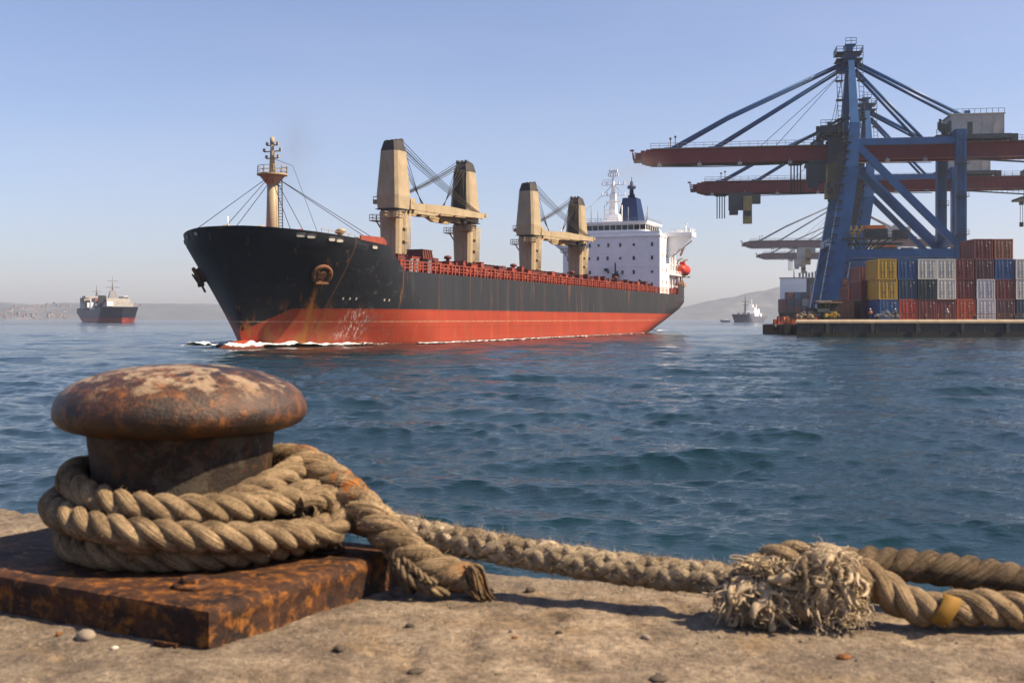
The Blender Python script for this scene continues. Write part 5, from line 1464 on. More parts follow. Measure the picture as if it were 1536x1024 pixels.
# ================================================================== distant ships
def simple_ship(name, loc, rz, s, hullm, label, style):
    o = empty(name, loc, rz, label, 'ship')
    h = Hull(L=96, B2=11, ent=(20, 12), run=(24, 14), rake=4, H=11, zc=4, over=6, bt=(0.3, 0.95))
    zt = (lambda x: 8.2 + 1.4 * sstep(78, 84, x) + 1.2 * (1 - sstep(14, 17, x))) if style == 'tanker' else (lambda x: 6.4 + 2.8 * sstep(60, 84, x) + 0.8 * (1 - sstep(20, 24, x)))
    h.mesh(zt, lambda x: 0.4 + 0 * x, np.linspace(0, 1, 60), 14, -1).build('hull', [hullm, M_GREYP], o)
    rr = random.Random(4 if style == 'tanker' else 9)
    if style == 'tanker':
        g = MB(); g.bb(4, 20, -9, 9, 9, 15.5); g.bb(6, 18, -8, 8, 15.5, 17.5); g.build('superstructure', M_HOUSE, o)
        g = MB(); g.bb(70, 90, -8, 8, 9, 12.5); g.bb(72, 86, -7, 7, 12.5, 15.0); g.box((58, 0, 12.5), (16, 14, 4.5), top=0.85); g.build('forward_house', M_HOUSE, o)
        g = MB(); g.box((44, -2, 12.5), (14, 12, 6), top=0.9); g.build('deck_cargo', paint('rust_cargo', (0.30, 0.12, 0.07)), o)
        for k in range(60): g = MB(); g.box((rr.uniform(6, 90), rr.uniform(-9.5, 9.5), rr.uniform(9, 15)), (rr.uniform(1, 5), rr.uniform(1, 5), rr.uniform(1.5, 5.5))); g.build('deck_fitting', rr.choice([M_DARK, M_DARK, M_WHITE, M_GREYP, M_HOUSE]), o)
        g = MB(); g.tube([(14, 0, 17), (14, 0, 21), (14, 0, 25.5)], [1.0, 0.5, 0.2], 8); g.beam((14, -3, 20.5), (14, 3, 20.5), 0.4)
        g.tube([(68, 0, 14), (68, 0, 22), (68, 0, 29)], [1.0, 0.6, 0.2], 8); g.beam((68, -4, 22), (68, 4, 22), 0.5); g.beam((68, -3, 26), (68, 3, 26), 0.4); g.box((68, 0, 17), (5, 6, 6), top=0.5)
        g.build('mast', M_GREYP, o)
    else:
        g = MB(); g.bb(10, 52, -7, 7, 7, 10.5); g.bb(22, 46, -7, 5, 10.5, 14); g.bb(34, 44, -5, 5, 14, 17.5); g.bb(14, 20, -4, 4, 10.5, 16); g.bb(36, 40, -2, 2, 17.5, 21); g.build('superstructure', M_WHITE, o)
        for k in range(40): g = MB(); g.box((rr.uniform(12, 84), rr.uniform(-7, 7), rr.uniform(7, 10.5)), (rr.uniform(1, 5), rr.uniform(1, 3), rr.uniform(1.5, 4))); g.build('deck_fitting', M_GREYP, o)
        g = MB(); g.tube([(70, 0, 8), (70, 0, 20), (70, 0, 31)], [1.1, 0.7, 0.25], 8); g.beam((70, -3, 20), (70, 3, 20), 0.5); g.beam((70, -3.5, 24), (70, 3.5, 24), 0.5); g.beam((70, 0, 24), (84, 0, 9), 0.12); g.beam((70, 0, 24), (50, 0, 12), 0.12)
        g.build('mast', M_DARK, o)
        g = MB(); g.tube([(37, 0, 21), (37, 0, 27)], [0.6, 0.2], 6); g.tube([(17, 1, 16), (17, 1, 22)], [0.5, 0.2], 6); g.build('radar_pole', M_WHITE, o)
    o.scale = (s, s, s)
    return o
HULL2 = hull_material('far_hull_navy', 3.0, black=(0.010, 0.015, 0.03), red=(0.33, 0.04, 0.03), grey_aft=False)
HULL3 = hull_material('far_hull_grey', 0.2, black=(0.06, 0.07, 0.095), red=(0.05, 0.05, 0.06), grey_aft=False, weather=0.4)
simple_ship('anchored_ship', (-425, 1150, 0), R(-60), 1.5, HULL2, 'navy and red ship with white upperworks anchored far off at left', 'tanker')
simple_ship('grey_vessel', (271, 1245, 0), R(-115), 0.9, HULL3, 'grey vessel with a tall dark mast faint in the haze beside the pier', 'navy')
lch = empty('small_launch', (226, 1200, 0), R(170), 'tiny grey launch left of the hazy grey vessel', 'boat')
g = MB(); g.prism([(-5, 0.2), (4, -0.4), (6.5, 2.4), (-5, 1.8)], -1.6, 1.6); g.build('hull', M_GREYP, lch)
g = MB(); g.box((-1, 0, 3.0), (4, 2.4, 2.0), top=0.8); g.build('cabin', M_WHITE, lch)

# ================================================================== hillside town at left
def hill_z(x, y):
    i = np.clip(int((x + 3700) / 7400 * 739), 0, 739)
    j = int(np.argmin(np.abs(HY[i] - y))); return float(HZ[i, j])
M_PLASTER = [paint('plaster_pink', (0.36, 0.24, 0.20)), paint('plaster_cream', (0.34, 0.29, 0.23)), paint('plaster_white', (0.36, 0.34, 0.32))]
M_TILE = plain('roof_tile', (0.36, 0.14, 0.08))
HP = []
for i in range(3):
    o = empty('hillside_house', (0, 0, 0), 0, 'pale house of the hazy hillside town on the far left shore', 'house', 'houses of the hillside town on the far shore')
    g = MB(); d = (13 + 3 * i, 10, 8 + 3 * i); g.box((0, 0, d[2] / 2), d); g.build('wall', M_PLASTER[i], o)
    g = MB(); g.prism([(-d[0] / 2 - 0.5, d[2]), (d[0] / 2 + 0.5, d[2]), (0, d[2] + 3)], -5.5, 5.5); g.build('roof', M_TILE, o)
    HP.append(o)
rr = random.Random(21)
spots = []
while len(spots) < 230:
    c = rr.choice([(-1730, 80), (-1640, 60), (-1560, 50), (-1730, 70), (-1440, 30), (-1350, 30)])
    x = rr.gauss(c[0], c[1]); y = 3765 + abs(rr.gauss(0, 190))
    if x < -1860 or x > -980 or y > 4180: continue
    spots.append((x, y))
for k, (x, y) in enumerate(spots):
    o = HP[k] if k < 3 else copy_tree(HP[k % 3])
    o.location = (x, y, hill_z(x, y) - 1.5); o.rotation_euler = (0, 0, rr.uniform(-0.6, 0.6)); s = rr.uniform(0.28, 0.55); o.scale = (s, s, s)
# ================================================================== foreground bollard
def rust_material(name, dark=(0.022, 0.014, 0.011), mid=(0.075, 0.033, 0.017), hot=(0.27, 0.095, 0.02), pale=None, seed=0, up_pale=False, scale=1.0, rough=0.72, hc=0.52, spec=0.25):
    dark, mid, hot = (tuple(q * 0.72 for q in c_) for c_ in (dark, mid, hot)); pale = pale and tuple(q * 0.75 for q in pale)
    m, nt, b = newmat(name)
    v = coords(nt, (1, 1, 1), loc=(seed, seed * 2, 0))
    n1 = noise(nt, v, 7 * scale, 8, 0.66, 0.4); n2 = noise(nt, v, 24 * scale, 7, 0.7, 0.3); n3 = noise(nt, v, 130 * scale, 4, 0.7); n4 = noise(nt, v, 3.2 * scale, 5, 0.6)
    c = mix(nt, ramp(nt, n1, [(0.40, 0.0), (0.58, 1.0)]), dark, mid)
    c = mix(nt, ramp(nt, n2, [(hc, 0.0), (hc + 0.15, 0.9)]), c, hot)
    c = mix(nt, ramp(nt, n4, [(0.52, 0.0), (0.66, 0.7)]), c, dark)
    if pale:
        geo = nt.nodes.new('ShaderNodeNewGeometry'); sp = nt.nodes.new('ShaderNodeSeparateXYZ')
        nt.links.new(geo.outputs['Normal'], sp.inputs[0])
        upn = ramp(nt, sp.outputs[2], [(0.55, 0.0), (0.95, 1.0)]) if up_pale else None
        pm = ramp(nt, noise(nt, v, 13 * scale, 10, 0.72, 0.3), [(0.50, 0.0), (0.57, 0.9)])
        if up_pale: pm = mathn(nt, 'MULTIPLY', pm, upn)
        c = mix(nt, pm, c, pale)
    c = mix(nt, 1.0, c, ramp(nt, n3, [(0.25, 0.65), (0.75, 1.25)]), 'MULTIPLY')
    nt.links.new(c, b.inputs['Base Color'])
    b.inputs['Roughness'].default_value = rough
    b.inputs['Specular IOR Level'].default_value = spec
    h = mathn(nt, 'ADD', n2, mathn(nt, 'ADD', mathn(nt, 'MULTIPLY', n3, 0.4), n1))
    bump(nt, b, h, 0.7, 0.008)
    return m
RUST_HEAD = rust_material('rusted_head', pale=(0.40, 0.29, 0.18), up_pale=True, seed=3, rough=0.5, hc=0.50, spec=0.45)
RUST_NECK = rust_material('rusted_neck', (0.022, 0.015, 0.012), (0.06, 0.036, 0.022), (0.15, 0.06, 0.022), pale=(0.075, 0.06, 0.043), seed=8)
RUST_PLATE = rust_material('rusted_plate', (0.022, 0.012, 0.010), (0.085, 0.035, 0.016), (0.36, 0.135, 0.022), seed=5, scale=1.15, hc=0.495)

BC = Vector((-0.795, 2.735)); PT = CAM_Z - 0.55
boll = empty('mooring_bollard', (BC.x, BC.y, PT), 0, 'rusty mushroom-headed mooring bollard wrapped with rope in the foreground', 'bollard')
def wob(amp, sc, seed):
    def fn(a, r, z):
        n = float(fbm(np.array([math.cos(a) * sc + 9 + z * 7]), np.array([math.sin(a) * sc + 5 + z * 9]), 3, seed)[0]) - 0.45
        n2 = float(fbm(np.array([math.cos(a) * sc * 6 + 9 + z * 40]), np.array([math.sin(a) * sc * 6 + 5 + r * 30]), 3, seed + 3)[0]) - 0.45
        q = r + amp * n + amp * 0.35 * n2
        return (q * math.cos(a), q * math.sin(a), z + amp * 0.5 * n2 * min(1, r * 6))
    return fn
zt = 0.55
hp = [(0.0005, 0.112), (0.05, 0.111), (0.10, 0.114), (0.15, 0.122), (0.19, 0.132), (0.225, 0.145), (0.252, 0.160), (0.272, 0.178), (0.284, 0.196), (0.289, 0.214), (0.287, 0.232), (0.277, 0.247), (0.260, 0.258), (0.238, 0.265), (0.215, 0.268), (0.19, 0.269)]
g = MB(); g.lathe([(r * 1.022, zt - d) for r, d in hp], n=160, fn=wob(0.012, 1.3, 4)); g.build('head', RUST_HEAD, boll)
g = MB(); zs = np.linspace(0.262, 0.5495, 26)
g.lathe([(0.214 + 0.004 * math.sin(z * 30) + (0.02 * max(0, (z - 0.51) / 0.04)), zt - z) for z in zs], n=128, fn=wob(0.007, 1.6, 7)); g.build('neck', RUST_NECK, boll)
# base plate: an L of local axes measured from its near corner
near = Vector((-0.576, 2.154)); d1 = Vector((0.294, 0.536)).normalized(); d2 = Vector((-d1.y, d1.x))
g = MB(); nu_, nv_ = 60, 90; W1, W2_, TH = 0.66, 0.98, 0.083
def plate_pt(u, v): return near + d1 * u + d2 * v - BC
def pj(x, y, s, sd_): return float(fbm(np.array([x * s]), np.array([y * s]), 3, sd_)[0]) - 0.45
V = []
for i in range(nu_):
    for j_ in range(nv_):
        u = W1 * i / (nu_ - 1); v = W2_ * j_ / (nv_ - 1); p = plate_pt(u, v)
        edge = min(u, v, W1 - u, W2_ - v); z = -0.006 * math.exp(-edge / 0.006) + 0.004 * pj(p.x, p.y, 14, 2) + 0.003 * pj(p.x, p.y, 45, 5)
        V.append((p.x, p.y, z))
g.grid(V, nu_, nv_)
cor = [(0, 0), (W1, 0), (W1, W2_), (0, W2_)]
nrm = [-d2, d1, d2, -d1]
for k in range(4):
    a, b_ = cor[k], cor[(k + 1) % 4]; n_ = 90; V = []
    for i in range(n_):
        t = i / (n_ - 1)
        u = a[0] + (b_[0] - a[0]) * t; v = a[1] + (b_[1] - a[1]) * t
        p0 = plate_pt(u, v)
        ztop = -0.006 + 0.004 * pj(p0.x, p0.y, 14, 2) + 0.003 * pj(p0.x, p0.y, 45, 5)
        for q in range(10):
            h = q / 9; out = 0.0035 * math.sin(math.pi * min(1, h * 3 + 0.0)) + 0.005 * (pj(p0.x * 9 + h, p0.y * 9, 3, 11)) * (0 < h)
            fade = min(1, min(t, 1 - t) * 30)
            p = p0 + nrm[k] * out * fade
            V.append((p.x, p.y, ztop - (TH + 0.012) * h))
    g.grid(V, n_, 10)
g.build('base_plate', RUST_PLATE, boll)
for (u, v) in ((0.115, 0.155), (0.53, 0.13), (0.55, 0.84), (0.12, 0.86)):
    g = MB(); p = plate_pt(u, v)
    g.lathe([(0.040, -0.002), (0.041, 0.006), (0.038, 0.009), (0.027, 0.010)], (p.x, p.y, 0.0), 24, fn=wob(0.003, 3, 2))
    g.lathe([(0.026, 0.008), (0.026, 0.017), (0.023, 0.0205), (0.008, 0.0215)], (p.x, p.y, 0.0), 6, smooth=False)
    g.build('bolt', RUST_PLATE, boll)
# ================================================================== ropes
def rope_material(name, base=(0.46, 0.335, 0.20), grime=(0.12, 0.078, 0.045), rusty=0.0, seed=0):
    base = tuple(q * 0.82 for q in base); grime = tuple(q * 0.65 for q in grime)
    m, nt, b = newmat(name)
    v = coords(nt, loc=(seed, 0, 0))
    n1 = noise(nt, v, 16, 6, 0.65); n2 = noise(nt, v, 160, 4, 0.7); n3 = noise(nt, v, 5, 5, 0.6)
    c = mix(nt, ramp(nt, n1, [(0.38, 0.0), (0.66, 0.75)]), base, grime)
    c = mix(nt, 1.0, c, ramp(nt, n2, [(0.28, 0.55), (0.5, 1.0), (0.72, 1.25)]), 'MULTIPLY')
    at = nt.nodes.new('ShaderNodeAttribute'); at.attribute_name = 'rust'
    rf = mathn(nt, 'MULTIPLY', at.outputs['Fac'], ramp(nt, noise(nt, v, 30, 4, 0.6), [(0.46, 0.0), (0.56, 1.0)]))
    c = mix(nt, rf, c, (0.40, 0.13, 0.022))
    # fibres along the lay, from the mesh's own along/around coordinate
    uvn = nt.nodes.new('ShaderNodeAttribute'); uvn.attribute_name = 'lay'
    mp = nt.nodes.new('ShaderNodeMapping'); mp.inputs['Scale'].default_value = (16, 11, 1); nt.links.new(uvn.outputs['Vector'], mp.inputs[0])
    fib = noise(nt, mp.outputs[0], 1.0, 5, 0.7)
    c = mix(nt, 1.0, c, ramp(nt, fib, [(0.3, 0.3), (0.5, 0.9), (0.7, 1.35)]), 'MULTIPLY')
    nt.links.new(c, b.inputs['Base Color']); b.inputs['Roughness'].default_value = 0.92
    b.inputs['Specular IOR Level'].default_value = 0.2
    bump(nt, b, mathn(nt, 'ADD', fib, mathn(nt, 'MULTIPLY', n2, 0.5)), 1.0, 0.010)
    return m
ROPE = rope_material('hemp_rope'); ROPE_D = rope_material('hemp_rope_dark', (0.22, 0.16, 0.10), (0.07, 0.048, 0.032), seed=4); ROPE_P = rope_material('pale_rope', (0.56, 0.45, 0.31), (0.24, 0.17, 0.10), seed=9); ROPE_F = paint('frayed_fibre', (0.55, 0.435, 0.29), 0.9, (0.27, 0.18, 0.10), 0.6, 14, 1.0, 0.3)

def catmull(P, step):
    P = [np.array(p, float) for p in P]; P = [2 * P[0] - P[1]] + P + [2 * P[-1] - P[-2]]
    out = []
    for i in range(1, len(P) - 2):
        n = max(4, int(np.linalg.norm(P[i + 1] - P[i]) / 0.004))
        for t in np.linspace(0, 1, n, endpoint=False):
            out.append(0.5 * ((2 * P[i]) + (-P[i - 1] + P[i + 1]) * t + (2 * P[i - 1] - 5 * P[i] + 4 * P[i + 1] - P[i + 2]) * t ** 2 + (-P[i - 1] + 3 * P[i] - 3 * P[i + 1] + P[i + 2]) * t ** 3))
    out.append(P[-2]); out = np.array(out)
    s = np.concatenate([[0], np.cumsum(np.linalg.norm(np.diff(out, axis=0), axis=1))])
    n = max(3, int(s[-1] / step)); q = np.linspace(0, s[-1], n)
    return np.stack([np.interp(q, s, out[:, k]) for k in range(3)], 1), q
def frames(C):
    T = np.gradient(C, axis=0); T /= np.linalg.norm(T, axis=1)[:, None]
    U = np.zeros_like(C); a = np.array([0, 0, 1.0])
    if abs(T[0] @ a) > 0.9: a = np.array([1.0, 0, 0])
    u = np.cross(T[0], a); u /= np.linalg.norm(u); U[0] = u
    for i in range(1, len(C)):
        u = U[i - 1] - T[i] * (U[i - 1] @ T[i]); U[i] = u / np.linalg.norm(u)
    return T, U, np.cross(T, U)
def strand_tube(C, rad, n, V, F, LAY, RU, s, squash=None, rust=None):
    T, U, W = frames(C); o = len(V) and sum(len(v) for v in V); o = sum(len(v) for v in V)
    a = 2 * math.pi * np.arange(n) / n
    rad = np.broadcast_to(rad, (len(C),))
    ring = C[:, None] + (U[:, None] * np.cos(a)[None, :, None] + W[:, None] * np.sin(a)[None, :, None]) * rad[:, None, None]
    V.append(ring.reshape(-1, 3))
    lay = np.zeros((len(C), n, 3)); lay[..., 0] = a[None] / (2 * math.pi) ; lay[..., 1] = s[:, None]; lay[..., 2] = o * 0.01
    # a seamless around-coordinate
    lay[..., 0] = np.abs(lay[..., 0] - 0.5) * 2
    LAY.append(lay.reshape(-1, 3))
    RU.append(np.repeat(rust if rust is not None else np.zeros(len(C)), n))
    i = np.arange(len(C) - 1)[:, None] * n; k = np.arange(n)[None]; k2 = (k + 1) % n
    q = np.stack([i + k, i + k2, i + n + k2, i + n + k], -1).reshape(-1, 4) + o
    F.append(q)
def finish_rope(name, V, F, LAY, RU, mat, parent=None, fuzz=None, fuzz_len=0.012):
    V = np.concatenate(V); F = np.concatenate(F); LAY = np.concatenate(LAY); RU = np.concatenate(RU)
    faces = F.tolist()
    if fuzz:
        g = np.random.default_rng(int(fuzz)); idx = g.integers(0, len(V), fuzz)
        cen, nr = fuzz_ref(V, F)
        dirs = nr[idx] + g.normal(0, 0.7, (fuzz, 3)); dirs /= np.linalg.norm(dirs, axis=1)[:, None]
        side = np.cross(dirs, g.normal(0, 1, (fuzz, 3))); side /= np.linalg.norm(side, axis=1)[:, None]
        L = g.uniform(0.3, 1, (fuzz, 1)) * fuzz_len
        b0 = V[idx] - side * 0.0006 - dirs * 0.001; b1 = V[idx] + side * 0.0006 - dirs * 0.001; tp = V[idx] + dirs * L + g.normal(0, 0.3, (fuzz, 3)) * L
        o = len(V); add = np.stack([b0, b1, tp], 1).reshape(-1, 3)
        V = np.concatenate([V, add]); LAY = np.concatenate([LAY, np.repeat(LAY[idx], 3, 0)]); RU = np.concatenate([RU, np.repeat(RU[idx], 3)])
        faces += (np.arange(fuzz)[:, None] * 3 + np.arange(3)[None] + o).tolist()
    me = bpy.data.meshes.new(name); me.from_pydata(V.tolist(), [], faces); me.materials.append(mat)
    me.polygons.foreach_set('use_smooth', np.ones(len(me.polygons), dtype=bool))
    a = me.attributes.new('lay', 'FLOAT_VECTOR', 'POINT'); a.data.foreach_set('vector', LAY.astype(np.float32).ravel())
    a = me.attributes.new('rust', 'FLOAT', 'POINT'); a.data.foreach_set('value', RU.astype(np.float32))
    me.update()
    o = bpy.data.objects.new(name, me); scene.collection.objects.link(o)
    if parent is not None: o.parent = parent
    return o
def fuzz_ref(V, F):
    n = np.zeros_like(V); a = np.cross(V[F[:, 1]] - V[F[:, 0]], V[F[:, 3]] - V[F[:, 0]])
    for k in range(4): np.add.at(n, F[:, k], a)
    n /= np.linalg.norm(n, axis=1)[:, None] + 1e-12
    return V, n
def laid_rope(name, pts, Rr, mat, pitch=5.2, ns=3, parent=None, fuzz=3000, phase=0.0, rust=None, taper=None, hand=1, fl=0.010):
    C, s = catmull(pts, Rr * 0.16)
    T, U, W = frames(C); V, F, LAY, RU = [], [], [], []
    rs = Rr * (0.51 if ns == 3 else 0.43); rc = Rr - rs
    tp = np.ones(len(C)) if taper is None else np.interp(s / s[-1], [t[0] for t in taper], [t[1] for t in taper])
    ru = np.zeros(len(C)) if rust is None else np.interp(s / s[-1], [t[0] for t in rust], [t[1] for t in rust])
    wv = 1 + 0.06 * (fbm(s * 18, s * 0 + phase, 3, 3) - 0.45)
    for k in range(ns):
        a = hand * 2 * math.pi * s / (pitch * Rr) + 2 * math.pi * k / ns + phase
        S = C + (U * np.cos(a)[:, None] + W * np.sin(a)[:, None]) * (rc * tp * wv)[:, None]
        strand_tube(S, rs * 1.04 * tp * wv * (1 + 0.05 * np.sin(s * 90 + k)), 12, V, F, LAY, RU, s, rust=ru)
    return finish_rope(name, V, F, LAY, RU, mat, parent, fuzz, fl)
def plaited_rope(name, pts, Rr, mat, parent=None, fuzz=16000, pitch=5.0, rust=None):
    C, s = catmull(pts, Rr * 0.14); T, U, W = frames(C); V, F, LAY, RU = [], [], [], []
    for hand in (1, -1):
        for k in range(4):
            a = hand * 2 * math.pi * s / (pitch * Rr) + 2 * math.pi * k / 4 + (0.4 if hand < 0 else 0)
            over = np.sin(4 * 2 * math.pi * s / (pitch * Rr) + k * math.pi + (0 if hand > 0 else math.pi))
            rr_ = Rr * (0.60 + 0.07 * over)
            S = C + (U * np.cos(a)[:, None] + W * np.sin(a)[:, None] * 0.95) * rr_[:, None]
            strand_tube(S, Rr * 0.37 * (1 + 0.06 * np.sin(s * 70 + k * 2)), 9, V, F, LAY, RU, s)
    core_s = C; strand_tube(C, Rr * 0.7, 8, V, F, LAY, RU, s)
    return finish_rope(name, V, F, LAY, RU, mat, parent, fuzz, 0.020)

def W3(px, py, D): return ((px - 768) / 1700 * D, D, CAM_Z - (py - 478) / 1700 * D)
RR = 0.041
# coil round the bollard: loose turns, tilted up towards the back right
def turn_pt(phi, r, z, ex=0.0):
    return (BC.x + (r + ex) * math.cos(phi), BC.y + r * math.sin(phi) * 0.97, z)
RR = 0.0345
def coil_turns(keys, n=26):
    """keys: (angle in degrees, radius, height of the rope centre above the plate)"""
    a = np.array([k[0] for k in keys], float); out = []
    for q in np.linspace(a[0], a[-1], int((a[-1] - a[0]) / 360 * n) + 2):
        r = np.interp(q, a, [k[1] for k in keys]); z = np.interp(q, a, [k[2] for k in keys])
        out.append((BC.x + r * math.cos(R(q)), BC.y + r * math.sin(R(q)), PT + z))
    return out
# angles: 0 right, 90 away, 180 left, 270 towards the camera
pts = coil_turns([(100, 0.27, 0.036), (180, 0.255, 0.036), (270, 0.270, 0.034), (360, 0.33, 0.036), (450, 0.29, 0.045), (500, 0.275, 0.08),
                  (545, 0.277, 0.125), (590, 0.300, 0.112), (640, 0.318, 0.088), (700, 0.365, 0.060), (730, 0.372, 0.068), (780, 0.32, 0.11), (840, 0.265, 0.17), (905, 0.252, 0.185), (950, 0.252, 0.158),
                  (990, 0.275, 0.138), (1040, 0.295, 0.132), (1075, 0.322, 0.138), (1110, 0.31, 0.14), (1150, 0.285, 0.14)])
coil = laid_rope('mooring_rope', pts, RR, ROPE, 4.6, 3, None, 16000, 0.3)
tag(coil, 'thick tan three-strand rope coiled in loose turns round the bollard neck', 'rope', 'weathered mooring ropes on the near quay')
pts = coil_turns([(262, 0.30, 0.06), (290, 0.272, 0.10), (315, 0.262, 0.15), (345, 0.268, 0.180), (380, 0.278, 0.195), (410, 0.275, 0.195), (440, 0.27, 0.17)])
o = laid_rope('mooring_rope', pts, 0.033, ROPE, 5.0, 3, None, 3000, 1.3)
tag(o, 'upper turn of tan rope leaning against the right side of the bollard neck', 'rope', 'weathered mooring ropes on the near quay')
pts = coil_turns([(170, 0.30, 0.095), (215, 0.31, 0.03), (250, 0.325, 0.032), (290, 0.33, 0.033), (330, 0.34, 0.034), (360, 0.32, 0.05)])
pts = [W3(455, 762, 2.60), W3(480, 745, 2.66), W3(505, 752, 2.69), W3(512, 780, 2.66), W3(497, 800, 2.62), W3(468, 800, 2.60), W3(452, 784, 2.60)]
o = laid_rope('mooring_rope', pts, 0.029, ROPE, 4.6, 3, None, 2500, 0.3)
tag(o, 'short tucked bight of rope between the coil and the sloping rope', 'rope', 'weathered mooring ropes on the near quay')
# rope A: sloping from behind the neck down over the plate corner to a frayed end
pts = [W3(385, 700, 2.93), W3(420, 692, 2.86), W3(455, 694, 2.78), W3(492, 715, 2.74), W3(535, 752, 2.69), W3(575, 793, 2.64), W3(612, 826, 2.61), W3(645, 848, 2.595), W3(678, 861, 2.585), W3(706, 866, 2.58)]
o = laid_rope('mooring_rope', pts, 0.044, ROPE, 3.6, 3, None, 12000, 0.2, rust=[(0, 0), (0.22, 0.0), (0.27, 0.7), (0.32, 0.1), (0.42, 0.0), (0.46, 0.9), (0.52, 0.8), (0.57, 0.0), (0.93, 0.0), (0.98, 0.5)], taper=[(0, 1), (0.7, 1), (0.95, 0.9), (1, 0.8)], hand=-1)
tag(o, 'orange-stained rope sloping down over the plate corner to a frayed end on the concrete', 'rope', 'weathered mooring ropes on the near quay')
ROPE_A = o
V, F, LAY, RU = [], [], [], []
g_ = np.random.default_rng(5)
for k in range(90):
    p0 = np.array(W3(706 + g_.uniform(-10, 12), 866 + g_.uniform(-20, 20), 2.58 + g_.uniform(-0.03, 0.02))); d = np.array([g_.uniform(0.005, 0.03), g_.uniform(-0.03, 0.02), 0])
    zf = GROUND_Z + 0.006
    P = [p0, p0 + d * 0.5 + [0, 0, -0.008], [p0[0] + d[0], p0[1] + d[1], max(zf, p0[2] - 0.05)], [p0[0] + d[0] * 1.5, p0[1] + d[1] * 1.6, zf + g_.uniform(0, 0.006)]]
    C, s = catmull(P, 0.004); strand_tube(C, np.linspace(0.0045, 0.0015, len(C)), 6, V, F, LAY, RU, s, rust=np.full(len(C), 0.5 if k % 3 == 0 else 0.0))
finish_rope('frayed_end', V, F, LAY, RU, ROPE, ROPE_A, 500)
# loose yarns hanging beside it
for q, (pp, r) in enumerate([([W3(590, 822, 2.60), W3(601, 850, 2.57), W3(620, 872, 2.55), W3(648, 884, 2.55), W3(672, 888, 2.56)], 0.013), ([W3(588, 815, 2.61), W3(594, 842, 2.59), W3(606, 866, 2.57), W3(618, 885, 2.55)], 0.016), ([W3(596, 828, 2.59), W3(616, 848, 2.56), W3(640, 868, 2.54), W3(655, 873, 2.54)], 0.009)]):
    laid_rope('loose_yarn', pp, r, ROPE_D if q == 1 else ROPE, 6, 3, ROPE_A, 500, q)
# rope B: plaited, taut from the coil to the frayed knot
pts = [W3(500, 772, 2.76), W3(560, 785, 2.76), W3(640, 802, 2.70), W3(740, 821, 2.61), W3(850, 840, 2.53), W3(960, 856, 2.475), W3(1060, 866, 2.43), W3(1130, 874, 2.41), W3(1190, 878, 2.40)]
o = plaited_rope('mooring_rope', pts, 0.0375, ROPE_P)
tag(o, 'fuzzy plaited rope stretched over the quay edge from the bollard to the frayed knot', 'rope', 'weathered mooring ropes on the near quay')
# rope C: upper rope leaving to the right
pts = [W3(1215, 862, 2.42), W3(1270, 846, 2.44), W3(1340, 846, 2.46), W3(1420, 854, 2.46), W3(1500, 866, 2.46), W3(1600, 880, 2.45), W3(1800, 905, 2.43), (2.3, 2.30, 3.01), (4.5, 1.75, 3.01)]
o = laid_rope('mooring_rope', pts, 0.037, ROPE_D, 3.6, 3, None, 9000, 0.9, hand=-1)
tag(o, 'dark brown rope leaving the frayed knot to the right above the quay edge', 'rope', 'weathered mooring ropes on the near quay')
# rope D: lower rope on the concrete with a yellow sleeve
pts = [W3(1225, 868, 2.38), W3(1285, 862, 2.36), W3(1325, 882, 2.35), W3(1360, 904, 2.335), W3(1400, 915, 2.325), W3(1445, 911, 2.33), W3(1500, 913, 2.325), W3(1570, 918, 2.32), W3(1700, 920, 2.30), W3(1900, 928, 2.22), (2.3, 2.02, 3.005), (4.5, 1.4, 3.005)]
o = laid_rope('mooring_rope', pts, 0.0385, ROPE, 4.0, 3, None, 10000, 0.5)
tag(o, 'tan rope with a yellow sleeve lying on the concrete right of the frayed knot', 'rope', 'weathered mooring ropes on the near quay')
g = MB(); M_TAG = plain('yellow_plastic', (0.26, 0.14, 0.022), 0.8)
a = Vector(W3(1396, 909, 2.325)); b_ = Vector(W3(1422, 917, 2.325)); ax = (b_ - a).normalized(); cm = Vector((0, -1, 0.25)).normalized(); cm = (cm - ax * cm.dot(ax)).normalized(); up_ = ax.cross(cm)
if up_.z < 0: up_ = -up_
V = []
for i in range(9):
    an = R(-46 + 11.5 * i)
    for j_ in range(4):
        t = (0, 1, 1, 0)[j_]; rr_ = (0.0395, 0.0395, 0.0425, 0.0425)[j_]
        V.append(a.lerp(b_, t) + ax * 0.008 * math.sin(an * 2) + (cm * math.cos(an) + up_ * math.sin(an)) * rr_)
F = [(i * 4 + k, i * 4 + (k + 1) % 4, (i + 1) * 4 + (k + 1) % 4, (i + 1) * 4 + k) for i in range(8) for k in range(4)] + [(0, 1, 2, 3), (32, 33, 34, 35)]
g.add(V, F, 0, True); g.build('yellow_sleeve', M_TAG, o)

# frayed knot: two rope bights under a mass of teased-out strands
knot = empty('frayed_knot', (W3(1205, 880, 2.36)[0], 2.36, GROUND_Z), 0, 'big frayed knot of unravelled pale strands joining the ropes on the concrete', 'knot')
KC = Vector(knot.location)
def K(px, py, D): p = Vector(W3(px, py, D)) - KC; return tuple(p)
pts = [K(1110, 868, 2.42), K(1150, 845, 2.37), K(1190, 835, 2.36), K(1235, 850, 2.37), K(1262, 880, 2.35), K(1245, 905, 2.33), K(1200, 905, 2.33), K(1160, 890, 2.36), K(1150, 860, 2.41)]
laid_rope('knotted_bight', pts, 0.034, ROPE, 4, 3, knot, 3000, 0.4)
pts = [K(1300, 872, 2.40), K(1262, 852, 2.35), K(1235, 836, 2.33), K(1222, 865, 2.32), K(1236, 905, 2.32), K(1262, 905, 2.36)]
laid_rope('knotted_bight', pts, 0.032, ROPE_P, 4, 3, knot, 2500, 2.4)
